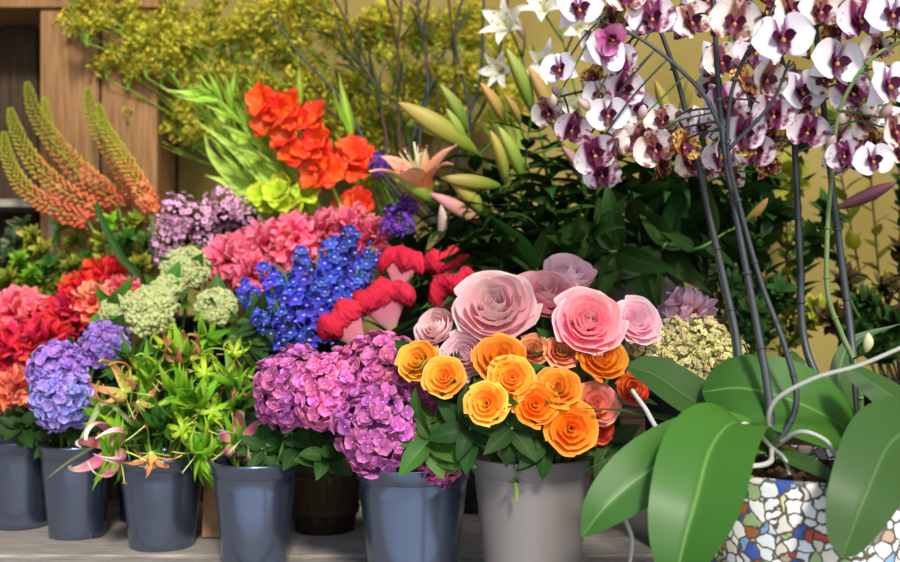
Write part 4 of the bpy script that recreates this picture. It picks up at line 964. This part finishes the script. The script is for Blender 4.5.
# feathery sprays ------------------------------------------------------
spray_m = pmat('spray_yellow_green', [(0, '#aaa22c'), (1, '#d6cc46')], .025, .3, .6, .35)
def puff(seed, n=126):
    r = random.Random(seed); b = MB()
    T = [petal(.5, .26, 'ovate', curl=c, cup=.2, nu=3, nv=4, a0=.1) for c in (-.6, 0, .5)]
    for k in range(9):
        e = V3(r.gauss(0, .5), r.gauss(0, .5), r.uniform(.0, .9)); b.add(tube_T(catmull([(0, 0, -.5), e*.4, e], 4), .018, 4), mi=1)
        for j in range(n//9):
            q = e+V3(r.gauss(0, .2), r.gauss(0, .2), r.gauss(0, .16)); d = nrm(V3(r.gauss(0, 1), r.gauss(0, 1), r.gauss(.5, .7)))
            b.add(T[r.randrange(3)], R3(d, V3(r.gauss(0, 1), r.gauss(0, 1), 1)), q, r.random(), 0, r.uniform(.7, 1.2)*.8)
    return b.build('leaf_cluster', [spray_m, STEM_LIME])
PUFF = [puff(s) for s in (1, 2, 3)]
sp = [('U1', 122, 68, 3.86), ('U1', 132, 25, 3.9), ('U1', 160, 70, 3.84), ('U1', 170, 30, 3.95), ('U1', 195, 55, 3.9), ('U1', 215, 20, 3.95), ('U1', 190, 120, 3.92), ('U1', 225, 70, 4.0), ('U1', 245, 35, 3.95), ('U1', 150, 110, 3.98),
      ('U2', 262, 70, 4.0), ('U2', 280, 25, 3.95), ('U2', 300, 65, 4.0), ('U2', 320, 20, 3.95), ('U2', 338, 90, 4.0), ('U2', 350, 45, 3.95), ('U2', 372, 110, 3.98), ('U2', 385, 35, 3.95), ('U2', 400, 90, 4.0), ('U2', 350, 140, 4.0),
      ('U3', 420, 40, 3.95), ('U3', 430, 110, 3.95), ('U3', 450, 30, 3.98), ('U3', 470, 90, 3.98), ('U3', 500, 60, 4.0), ('U2', 385, 170, 3.95), ('U3', 475, 20, 4.0), ('U1', 90, 5, 3.8), ('U2', 240, 100, 4.05), ('U2', 315, 110, 4.02), ('U3', 425, 75, 4.05), ('U3', 505, 100, 4.02)]
for k, (key, px, py, d) in enumerate(sp):
    tip = P(px, py, d); B = BUCKETS[key]
    o, lp = stem_thing('feathery_spray', 'yellow-green feathery spray of tiny leaves in front of the ochre back wall', 'foliage spray', 'feathery sprays at the back', key,
        [V3(B['p'][0]*.7+tip[0]*.3, B['p'][1]*.7+tip[1]*.3, max(tip[2]*.8, B['p'][2]+B['h']+.1)), tip], .004, STEM_LIME)
    for j in range(6):
        q = tip+V3(rnd.gauss(0, .045), rnd.gauss(0, .03), rnd.gauss(-.02, .045)); q[1] = min(q[1], 4.2)
        lq = rel(o, q); i = len(lp)-3-rnd.randrange(5)
        part('leaf_cluster', PUFF[j % 3], o, lq, rotz(rnd.random()*6), .062*rnd.uniform(.7, 1.25))
        part('branch', MB().add(tube_T(catmull([lp[i], .5*(lp[i]+lq)-V3(0, 0, .015), lq-V3(0, 0, .02)], 4), .0018, 4)).build('branch', STEM_LIME), o)
# bare dark twigs and willow-leaved stems
tw = [([(395, 190), (345, 105), (300, 55), (268, 12)], 3.85, 0), ([(402, 170), (370, 70), (330, -10)], 3.8, 3), ([(410, 180), (405, 90), (385, -10)], 3.9, 0), ([(425, 170), (428, 80), (415, -10)], 3.82, 4), ([(440, 180), (455, 90), (448, -10)], 3.86, 0), ([(400, 190), (385, 130), (372, 80), (335, 35)], 3.76, 5), ([(460, 170), (480, 80), (484, -10)], 3.7, 0), ([(420, 190), (395, 110), (350, 62)], 3.9, 6), ([(450, 190), (490, 90), (510, -10)], 3.75, 0), ([(412, 190), (415, 130), (440, 60), (470, 10)], 3.9, 0), ([(400, 190), (380, 120), (350, 30), (345, -10)], 3.95, 0), ([(430, 190), (440, 120), (425, 50), (430, -10)], 3.88, 2), ([(455, 180), (470, 120), (455, 40), (465, -10)], 3.84, 0), ([(390, 190), (360, 140), (320, 100), (300, 60)], 3.9, 0), ([(415, 180), (400, 140), (398, 60), (402, -10)], 3.78, 3)]
for k, (pts, d, nl) in enumerate(tw):
    lab = 'thin dark twig rising in front of the yellow-green sprays' if not nl else 'dark stem with narrow willow-like leaves among the yellow-green sprays'
    o, lp = stem_thing('twig', lab, 'twig', 'bare dark twigs' if not nl else 'willow-leaved stems', 'U3', [P(x, y, d) for x, y in pts], .0085, TWIG if k % 3 else STEM_DARK)
    if nl: part('foliage', foliage_mesh('foliage', lp, nl*3, .16, .014, G_GREY, k, t0=.6, t1=1., droop=-.3, up=.9), o)

# leafy branches at the right ------------------------------------------
bucket('V1', .98, 3.5, .42, .12, .09, 'tall bucket of leafy branches hidden behind the orchids, left one', BUCKD, group='back row buckets')
bucket('V2', 1.4, 3.4, .42, .12, .09, 'tall bucket of leafy branches hidden behind the orchids, right one', BUCKD, group='back row buckets')
BRN = pmat('leaf_brown_green', [(0, '#3a3418'), (1, '#5a4a22')], .04, .4, .5, .2)
br = [('V1', 705, 272, 3.2, G_GREY, .05), ('V1', 735, 285, 3.25, G_DARK, .05), ('V1', 745, 245, 3.3, G_DARK, .07), ('V1', 770, 215, 3.35, G_DARK, .08), ('V1', 790, 180, 3.4, G_OLIVE, .07), ('V1', 760, 175, 3.4, G_DARK, .08), ('V1', 810, 240, 3.35, G_DARK, .07), ('V1', 720, 220, 3.4, G_DARK, .08), ('V1', 780, 290, 3.2, G_DARK, .05), ('V1', 815, 310, 3.2, G_OLIVE, .05),
      ('V2', 850, 280, 3.2, BRN, .05), ('V2', 870, 300, 3.1, G_DARK, .045), ('V2', 890, 285, 3.2, BRN, .045), ('V2', 905, 250, 3.2, BRN, .045), ('V2', 908, 190, 3.3, G_DARK, .045), ('V2', 835, 315, 3.15, BRN, .05), ('V2', 895, 320, 3.1, G_DARK, .05), ('V2', 830, 215, 3.5, G_DARK, .06), ('V2', 905, 120, 3.4, G_DARK, .05), ('V2', 838, 130, 3.6, G_OLIVE, .07), ('V1', 800, 130, 3.6, G_DARK, .08), ('V1', 700, 160, 3.6, G_DARK, .08), ('V1', 745, 120, 3.6, G_OLIVE, .08), ('V2', 870, 100, 3.6, G_OLIVE, .07), ('V1', 755, 312, 3.1, G_DARK, .05), ('V2', 860, 330, 3.05, G_DARK, .05)]
for k, (key, px, py, d, m, L) in enumerate(br):
    nm = {'leaf_grey_green': 'grey-green', 'leaf_olive': 'olive', 'leaf_dark_green': 'dark green', 'leaf_brown_green': 'brownish'}[m.name]
    cut_stem('leafy_branch', nm+' leafy branch behind the orchid stems', 'leafy branch', nm+' branches behind the orchids', key, P(px, py, d), hd(.15*(px-790)/60, .9), None, stem_r=.0035, stem_m=TWIG,
        fol=dict(n=48, L=L*1.15, W=L*.6, mat=m, seed=300+k, prof='ovate', t0=.4, t1=1., droop=-.4, up=.7))
o = lily([(850, 300), (842, 240), (838, 210)], 3.05, 'V2', 'lily stem with one large wine red bud at right', [(838, 208, 897, 182, 'wine')], seed=12, nfol=3, L=.1)
# ================================================================ ORCHIDS
# mosaic planter
m, nt, out = newmat('broken_tile_mosaic'); Lk = nt.links.new
tc = N(nt, 'ShaderNodeTexCoord'); b = N(nt, 'ShaderNodeBsdfPrincipled')
v1 = N(nt, 'ShaderNodeTexVoronoi'); v1.inputs['Scale'].default_value = 40; v1.inputs['Randomness'].default_value = .95
v2 = N(nt, 'ShaderNodeTexVoronoi', feature='DISTANCE_TO_EDGE'); v2.inputs['Scale'].default_value = 40; v2.inputs['Randomness'].default_value = .95
dn = N(nt, 'ShaderNodeTexNoise'); dn.inputs['Scale'].default_value = 45; Lk(tc.outputs['Object'], dn.inputs['Vector'])
ds = N(nt, 'ShaderNodeVectorMath', operation='MULTIPLY_ADD'); ds.inputs[1].default_value = (.02, .02, .02); Lk(dn.outputs['Color'], ds.inputs[0]); Lk(tc.outputs['Object'], ds.inputs[2])
for v in (v1, v2): Lk(ds.outputs[0], v.inputs['Vector'])
sp_ = N(nt, 'ShaderNodeSeparateColor'); Lk(v1.outputs['Color'], sp_.inputs[0])
rp = ramp(nt, [(0, '#f2f0ea'), (.24, '#ccd2da'), (.34, '#e0dace'), (.46, '#b09c84'), (.52, '#98b47c'), (.59, '#e6eaee'), (.72, '#7f7a74'), (.76, '#3a58b0'), (.80, '#d8cfc2'), (.88, '#a0602c'), (.91, '#7fa6cc'), (.95, '#c23a2a'), (.97, '#e0d8a0')], 'CONSTANT')
Lk(sp_.outputs[0], rp.inputs[0])
mr = N(nt, 'ShaderNodeMapRange'); mr.inputs[1].default_value = .055; mr.inputs[2].default_value = .085; Lk(v2.outputs['Distance'], mr.inputs[0])
mx = N(nt, 'ShaderNodeMix', data_type='RGBA'); mx.inputs[6].default_value = lin('#57524c'); Lk(mr.outputs[0], mx.inputs[0]); Lk(rp.outputs[0], mx.inputs[7])
Lk(mx.outputs[2], b.inputs['Base Color'])
mr2 = N(nt, 'ShaderNodeMapRange'); mr2.inputs[3].default_value = .9; mr2.inputs[4].default_value = .25; Lk(mr.outputs[0], mr2.inputs[0]); Lk(mr2.outputs[0], b.inputs['Roughness'])
bp = N(nt, 'ShaderNodeBump'); bp.inputs['Strength'].default_value = .6; bp.inputs['Distance'].default_value = .006; Lk(mr.outputs[0], bp.inputs['Height']); Lk(bp.outputs[0], b.inputs['Normal'])
Lk(b.outputs[0], out.inputs[0]); MOSAIC = m
PX, PY = (815-450)/FOC*2.15, 2.15
o = thing('mosaic_planter', 'round planter covered in broken white, blue and green tile pieces', 'planter', (PX, PY, 0))
part('pot', MB().add(lathe_T([(.001, 0), (.17, 0), (.178, .006)]+[(.18+.055*math.sin(k/12*PI*.55), .01+.34*k/12) for k in range(13)]+[(.236, .362), (.226, .366), (.215, .36), (.21, .3), (.001, .29)], 72)).build('pot', MOSAIC), o)
BARK = smat('bark_chips', '#3a2a1e', .95, '#5a4430', 40, .2, .8)
bm = MB(); r = random.Random(4); bm.add(lathe_T([(.001, .335), (.211, .33)], 30))
for k in range(170):
    a = r.random()*6.283; q = .2*math.sqrt(r.random()); s = r.uniform(.008, .02)
    bm.add(box_T(-s, s, -s*.6, s*.6, -s*.35, s*.35), RZ(nrm(V3(r.gauss(0, .5), r.gauss(0, .5), 1))) @ rotz(r.random()*6), V3(q*math.cos(a), q*math.sin(a), .338))
part('bark_chips', bm.build('bark_chips', BARK, False), o)['kind'] = 'stuff'

# flower kinds
def opet(name, base, mid, tip, bl, bsc=7., bthr=.52, k=.14, e=None): return pmat(name, [(0, base), (k, base), (k+.14, mid), (.9, tip), (1, e or tip)], .01, .07, .5, .3, blotch=bl, bsc=bsc, bthr=bthr, objv=.06)
oA = opet('orchid_white_petal', '#8a4a78', '#efe9f2', '#f4f2f8', None)
oAs = opet('orchid_white_sepal', '#7a3060', '#eadfe8', '#f0ecf4', None)
oB = opet('orchid_patched_petal', '#74204c', '#ecd6e4', '#f4eef2', '#84305e', 5., .62, .3, '#c890b0')
oBs = opet('orchid_spotted_sepal', '#6a1f48', '#b0708a', '#e2c4c8', '#5c1c3c', 5., .5, .3)
oC = opet('orchid_cream_petal', '#8a5a48', '#f0e2d8', '#f6eee6', '#8a4a48', 5., .6, .25, '#c8a088')
oCs = opet('orchid_maroon_sepal', '#54202e', '#8a4a54', '#c89a90', '#4e1c2c', 8., .5)
oD = opet('orchid_magenta_petal', '#9a2a6a', '#c85a98', '#dc8ab8', None)
lipW = pmat('orchid_lip_wine', [(0, '#360c24'), (.6, '#4c1434'), (1, '#743058')], .01, .15, .45, .15)
lipM = pmat('orchid_lip_maroon', [(0, '#3a1024'), (.6, '#5a1a38'), (1, '#7a2a4a')], .01, .15, .45, .15)
yel = smat('orchid_callus', '#d8a838', .5, '#a84a28', 60)
FL = {'A': [orchid_flower('flower', oA, oAs, s) for s in (1, 2)], 'B': [orchid_flower('flower', oB, oBs, s) for s in (3, 4)], 'C': [orchid_flower('flower', oC, oCs, s) for s in (5, 6)], 'D': [orchid_flower('flower', oD, oD, 7)]*2}
LIP = {'A': orchid_lip('lip', lipW, yel), 'B': orchid_lip('lip', lipW, yel), 'C': orchid_lip('lip', lipM, yel), 'D': orchid_lip('lip', lipM, yel)}
OBUD = lily_bud_mesh('bud', pmat('orchid_bud', [(0, '#8a8a50'), (.5, '#c8a8a0'), (1, '#d8c0b8')], .02, .15, .5, .2), 8, .32)

CBUD = lily_bud_mesh('bud', pmat('orchid_cream_bud', [(0, '#c8c888'), (1, '#ece8c0')], .02, .1, .5, .2), 9, .3)
def orchid(label, base, spikes, leaves=(), roots=(), flowers=(), buds=(), group='orchids', spike_m=None):
    """spikes: list of px paths with depth; flowers: (px, py, d, size, facing, kind, spin)"""
    o = thing('orchid', label, 'orchid', base, group); W = []
    for pts, r0, mt in spikes:
        c = catmull([np.asarray(base)+V3(0, 0, -.01) if p is None else P(*p) for p in pts], 9)-np.asarray(base)
        W.append(c); part('flower_spike', MB().add(tube_T(c, np.linspace(r0, r0*.55, len(c)), 8)).build('flower_spike', mt), o)
        spk = o.children[-1]
        for i in range(6, len(c)-4, 8): part('node_sheath', MB().add(tube_T([c[i]-(c[i+1]-c[i])*.12, c[i]+(c[i+1]-c[i])*.2], [r0*1.15, r0*1.02], 8), var=.2).build('node_sheath', mt), spk)
    for pts, wd, mt, hint, fold, prof in leaves:
        c = [P(*p) for p in pts]
        part('leaf', MB().add(leaf_T([q-np.asarray(base) for q in c], wd, prof, hint, fold, nu=11, n=8)).build('leaf', mt), o)
    for pts, r0 in roots:
        c = catmull([P(*p)-np.asarray(base) for p in pts], 8); part('aerial_root', MB().add(tube_T(c, np.linspace(r0, r0*.7, len(c)), 7)).build('aerial_root', ROOT), o)
    allc = np.concatenate(W)
    for k, (px, py, d, sz, f, kd, spn) in enumerate(flowers):
        p = P(px, py, d); s = sz/FOC*d; R_ = RZ(f) @ rotz(spn)
        fl = part('flower', FL[kd][k % 2], o, rel(o, p), R_, s)
        part('lip', LIP[kd], fl)
        q = rel(o, p)+R_ @ V3(0, .08, -.3)*s; i = int(np.argmin(np.linalg.norm(allc-q, axis=1)))
        part('flower_stalk', MB().add(tube_T(catmull([allc[i], .5*(allc[i]+q)+V3(0, 0, .01), q], 5), .0022, 5)).build('flower_stalk', STEM_DARK if k % 3 else STEM), o)
    for px, py, d, sz in buds:
        p = P(px, py, d); q = rel(o, p); i = int(np.argmin(np.linalg.norm(allc-q, axis=1)))
        part('bud', OBUD if py < 300 else CBUD, o, q, RZ(V3(rnd.gauss(0, .5), -.5, .6) if py < 300 else V3(.05, -.2, 1)), sz/FOC*d)
        part('flower_stalk', MB().add(tube_T(catmull([allc[i], .5*(allc[i]+q), q], 4), .002, 5)).build('flower_stalk', STEM), o)
    return o
ROOT = pmat('aerial_root_silver', [(0, '#9a9c94'), (1, '#b8b8ae')], .01, .1, .6, 0)
UP, TC = (0, 0, 1), (0, -1, .25)
oE = opet('orchid_yellow_petal', '#7a2a20', '#d8b050', '#e4c878', '#7a3424', 9., .5); oEs = opet('orchid_brown_sepal', '#5a1c20', '#9a5a38', '#c8a058', '#5a2024', 9., .5)
FL['E'] = [orchid_flower('flower', oE, oEs, s) for s in (8, 9)]; LIP['E'] = LIP['C']
_pl = []
def fill(seed, n, x0, x1, y0, y1, d0, d1, kinds, sz0=40, sz1=54, gap=21):
    r = random.Random(seed); o_ = []
    for _ in range(900):
        if len(o_) >= n: break
        x, y = r.uniform(x0, x1), r.uniform(y0, y1)
        if 632 < x < 706 and 30 < y < 118: continue
        if min([math.hypot(x-a_, y-b_) for a_, b_ in _pl] or [99]) < gap: continue
        _pl.append((x, y)); o_.append((x, y, r.uniform(d0, d1), r.uniform(sz0, sz1), face(r.gauss(0, 1.2), r.gauss(-.1, .5)) if r.random() < .82 else nrm(V3(r.gauss(0, 1), 1, r.gauss(-.2, .4))), r.choice(kinds), r.gauss(0, .45)))
    return o_
def face(x, z): return nrm(V3(x, -1, z))
B1 = P(772, 448, 2.1)
orchid('front orchid with two big glossy leaves hanging over the left of mosaic planter', B1,
    [([None, (768, 392, 2.12), (754, 310, 2.14), (738, 225, 2.15), (722, 130, 2.16), (712, -20, 2.16)], .0095, STEM_DARK),
     ([None, (796, 405, 2.1), (786, 350, 2.11), (762, 285, 2.13), (742, 215, 2.14), (728, 150, 2.12), (735, 80, 2.1), (775, 5, 2.08)], .0065, STEM_DARK),
     ([(722, 130, 2.16), (700, 90, 2.15), (650, 45, 2.15), (600, 20, 2.18)], .005, STEM_DARK),
     ([(728, 150, 2.12), (770, 105, 2.08), (790, 60, 2.06)], .0045, STEM_DARK)],
    [([(770, 447, 2.1), (742, 436, 2.08), (702, 444, 2.03), (650, 470, 1.97), (608, 504, 1.94), (582, 537, 1.93)], .125, G_ORCH, (.1, -.7, .75), .18, 'orch'),
     ([(770, 447, 2.1), (738, 422, 2.02), (712, 446, 1.93), (696, 500, 1.86), (682, 550, 1.83), (674, 592, 1.82)], .16, G_ORCH, (.1, -.2, 1), .24, 'orch'),
     ([(775, 447, 2.1), (797, 462, 2.0), (822, 474, 1.95), (848, 487, 1.93)], .06, G_ORCHD, (0, -.6, .8), .2, 'ovate'),
     ([(768, 447, 2.12), (735, 425, 2.18), (690, 398, 2.24), (655, 375, 2.28), (628, 366, 2.3)], .11, G_ORCHD, (.1, -.75, .65), .2, 'ellip')],
    [([(774, 446, 2.08), (768, 420, 2.04), (778, 398, 2.02), (815, 378, 2.0), (860, 365, 1.98), (905, 346, 1.96)], .0052),
     ([(700, 470, 2.02), (640, 500, 2.03), (625, 515, 2.02), (632, 540, 2.01), (627, 580, 2.0)], .005),
     ([(774, 447, 2.08), (800, 432, 2.02), (825, 440, 2.0), (835, 455, 2.0)], .005), ([(772, 448, 2.07), (755, 430, 2.02), (742, 425, 2.0), (745, 450, 2.0)], .005),
     ([(772, 448, 2.07), (770, 462, 2.02), (752, 466, 1.99), (735, 462, 1.98)], .006), ([(773, 449, 2.07), (785, 460, 2.0), (790, 475, 1.98)], .005)],
    [(608, 114, 2.2, 44, face(-.1, -.05), 'A', 0), (560, 69, 2.2, 40, face(-.4, .1), 'A', .2), (602, 52, 2.14, 52, face(.7, .1), 'A', -.3), (578, 10, 2.2, 52, face(.1, .3), 'A', .1),
     (622, 62, 2.18, 40, face(-.6, .1), 'B', .2), (592, 152, 2.2, 50, face(.4, -.5), 'B', .6), (622, 88, 2.22, 46, face(.3, .1), 'B', -.4),
     (652, 18, 2.2, 50, face(-.2, .1), 'B', .1), (690, 22, 2.24, 48, face(.1, .1), 'C', .3), (735, 22, 2.06, 56, face(-.2, 0), 'C', -.2), (722, 105, 2.22, 52, face(.3, .1), 'B', .4), (742, 132, 2.2, 46, face(.2, -.3), 'B', .2),
     (782, 38, 2.04, 62, face(-.15, .1), 'A', .1), (610, 38, 2.12, 36, face(.2, -.6), 'D', 1.2), (655, 148, 2.26, 46, face(-.3, -.2), 'C', .3), (765, 78, 2.1, 46, face(.4, -.2), 'C', -.2), (625, -2, 2.2, 46, face(0, .2), 'C', 0)]+fill(5, 12, 600, 790, -5, 150, 2.2, 2.36, 'BCCAAE', 32, 46, 24),
    [(590, 110, 2.2, 18), (552, 108, 2.2, 16), (640, 120, 2.2, 18)])
B2 = P(862, 445, 2.22)
orchid('orchid at the right of mosaic planter, large dark leaf hanging at picture edge', B2,
    [([None, (852, 345, 2.3), (842, 265, 2.32), (832, 185, 2.3), (824, 110, 2.26), (815, 20, 2.22), (810, -20, 2.2)], .009, STEM_DARK),
     ([None, (858, 375, 2.18), (842, 335, 2.2), (828, 295, 2.2), (827, 240, 2.2), (831, 185, 2.2), (840, 110, 2.18), (870, 60, 2.15), (905, 40, 2.14)], .0065, STEM_OLIVE),
     ([None, (808, 355, 2.34), (800, 260, 2.36), (796, 170, 2.36), (790, 95, 2.34), (770, 30, 2.3), (740, -10, 2.3)], .009, STEM_DARK)],
    [([(862, 440, 2.22), (830, 418, 2.16), (785, 398, 2.15), (740, 388, 2.17), (702, 392, 2.2)], .17, G_ORCH, (0, -.85, .5), .12, 'ellip'),
     ([(905, 440, 2.1), (930, 425, 2.0), (893, 440, 1.92), (866, 495, 1.84), (842, 558, 1.82)], .145, G_ORCHD, (-.2, -1, .3), .2, 'ellip'),
     ([(868, 445, 2.2), (935, 432, 2.1), (895, 398, 2.06), (843, 364, 2.08)], .085, G_ORCHD, (.25, -.8, .5), .15, 'ellip'),
     ([(866, 445, 2.22), (840, 395, 2.34), (850, 345, 2.4), (905, 322, 2.42)], .05, G_ORCHD, (0, -.5, .8), .2, 'lance'),
     ([(866, 445, 2.22), (820, 395, 2.38), (800, 365, 2.42), (790, 348, 2.45)], .06, G_ORCHD, (0, -.8, .6), .2, 'lance')],
    [([(864, 444, 2.2), (882, 440, 2.1), (890, 455, 2.05)], .005)],
    [(872, 160, 2.1, 42, face(-.05, .05), 'A', .1), (845, 155, 2.14, 38, face(-.8, .1), 'B', .3), (835, 62, 2.18, 58, face(.2, .1), 'A', -.2), (886, 85, 2.1, 58, face(.3, .1), 'A', .2), (852, 92, 2.2, 46, face(-.5, -.2), 'B', .7), (800, 92, 2.26, 54, face(.1, .15), 'A', .3), (808, 130, 2.24, 44, face(-.3, -.3), 'B', -.3), (858, 20, 2.16, 54, face(.1, .1), 'B', .2), (892, 15, 2.12, 54, face(-.2, .2), 'A', 0), (820, 12, 2.2, 50, face(-.1, .2), 'C', 0), (775, 110, 2.3, 48, face(-.2, -.1), 'B', .2), (860, 120, 2.2, 42, face(.4, -.3), 'C', 1.), (893, 130, 2.12, 42, face(.4, -.1), 'C', .4), (755, 150, 2.34, 42, face(-.2, -.2), 'B', 0), (790, 10, 2.24, 50, face(.2, .1), 'C', .4), (758, 52, 2.28, 50, face(-.4, .1), 'B', -.4)]+fill(6, 22, 745, 905, -5, 172, 2.2, 2.42, 'BCCAEEE', 30, 46, 21),
    [(840, 130, 2.2, 20), (880, 118, 2.12, 20), (826, 150, 2.2, 18), (866, 352, 2.1, 20)])
B3 = P(742, 440, 2.3)
orchid('orchid behind the front one with slim grey-green flower stems', B3,
    [([None, (738, 350, 2.34), (724, 280, 2.36), (708, 210, 2.36), (695, 150, 2.36), (676, 75, 2.36), (660, 30, 2.36)], .0085, STEM_DARK),
     ([None, (735, 345, 2.4), (720, 270, 2.42), (705, 190, 2.42), (702, 140, 2.42), (722, 70, 2.4), (735, 20, 2.4)], .0075, STEM),
     ([(695, 150, 2.36), (650, 105, 2.36), (600, 90, 2.38), (545, 100, 2.4)], .0045, STEM_DARK)],
    [([(742, 440, 2.3), (690, 442, 2.26), (630, 452, 2.26), (585, 470, 2.28)], .05, G_ORCHD, (0, -.4, .9), .2, 'lance'),
     ([(742, 440, 2.3), (690, 425, 2.3), (630, 412, 2.32), (575, 408, 2.36)], .035, G_ORCHD, (0, -.3, .9), .2, 'lance')],
    [([(742, 440, 2.3), (690, 425, 2.16), (662, 432, 2.14), (645, 408, 2.16), (632, 390, 2.2)], .006)],
    [(676, 128, 2.34, 40, face(-.3, -.1), 'B', .4), (700, 125, 2.36, 44, face(.3, 0), 'A', .1), (720, 62, 2.34, 46, face(.1, .1), 'C', .2), (548, 112, 2.4, 36, face(-.3, -.2), 'C', .5), (572, 128, 2.4, 40, face(.1, -.3), 'B', -.3), (640, 108, 2.36, 40, face(-.1, -.2), 'A', .2), (720, 155, 2.36, 40, face(-.1, -.2), 'B', .2), (688, 160, 2.38, 40, face(.2, -.3), 'C', .6), (706, 0, 2.36, 46, face(.1, .2), 'B', 0), (745, 95, 2.36, 44, face(.2, 0), 'A', .6), (620, 135, 2.4, 36, face(.4, -.3), 'B', 0), (600, 95, 2.36, 38, face(-.2, .1), 'A', .3)]+fill(7, 20, 590, 790, 0, 176, 2.36, 2.5, 'CCCAEEB', 28, 42, 22),
    [(590, 95, 2.38, 18), (560, 98, 2.4, 16)])
# ================================================================ LIGHT AND CAMERA
w = bpy.data.worlds.new('sky'); SC.world = w; w.use_nodes = True
nt = w.node_tree; bg = nt.nodes['Background']
sky = nt.nodes.new('ShaderNodeTexSky'); sky.sky_type = 'NISHITA'; sky.sun_disc = False
sky.sun_elevation = math.radians(38); sky.sun_rotation = math.radians(150); sky.air_density = 1.0; sky.dust_density = 1.5
nt.links.new(sky.outputs[0], bg.inputs[0]); bg.inputs[1].default_value = .2
sl = bpy.data.lights.new('sun', 'SUN'); sl.energy = 3.5; sl.angle = math.radians(8); sl.color = (1, .94, .84)
so = bpy.data.objects.new('sun', sl); COL.objects.link(so)
so.rotation_euler = Vector((-.18, 1., -.78)).to_track_quat('-Z', 'Y').to_euler()
cam = bpy.data.cameras.new('camera'); co = bpy.data.objects.new('camera', cam); COL.objects.link(co)
cam.sensor_width = 36; cam.lens = FOC*36/900
co.location = (0, 0, CAMZ); co.rotation_euler = (PI/2, 0, 0)
cam.clip_start = .05
cam.dof.use_dof = True; cam.dof.focus_distance = 2.4; cam.dof.aperture_fstop = 2.4
SC.camera = co
SC.view_settings.view_transform = 'Standard'; SC.view_settings.look = 'None'
SC.view_settings.gamma = 1; SC.view_settings.use_curve_mapping = False
SC.view_settings.exposure = 0.15
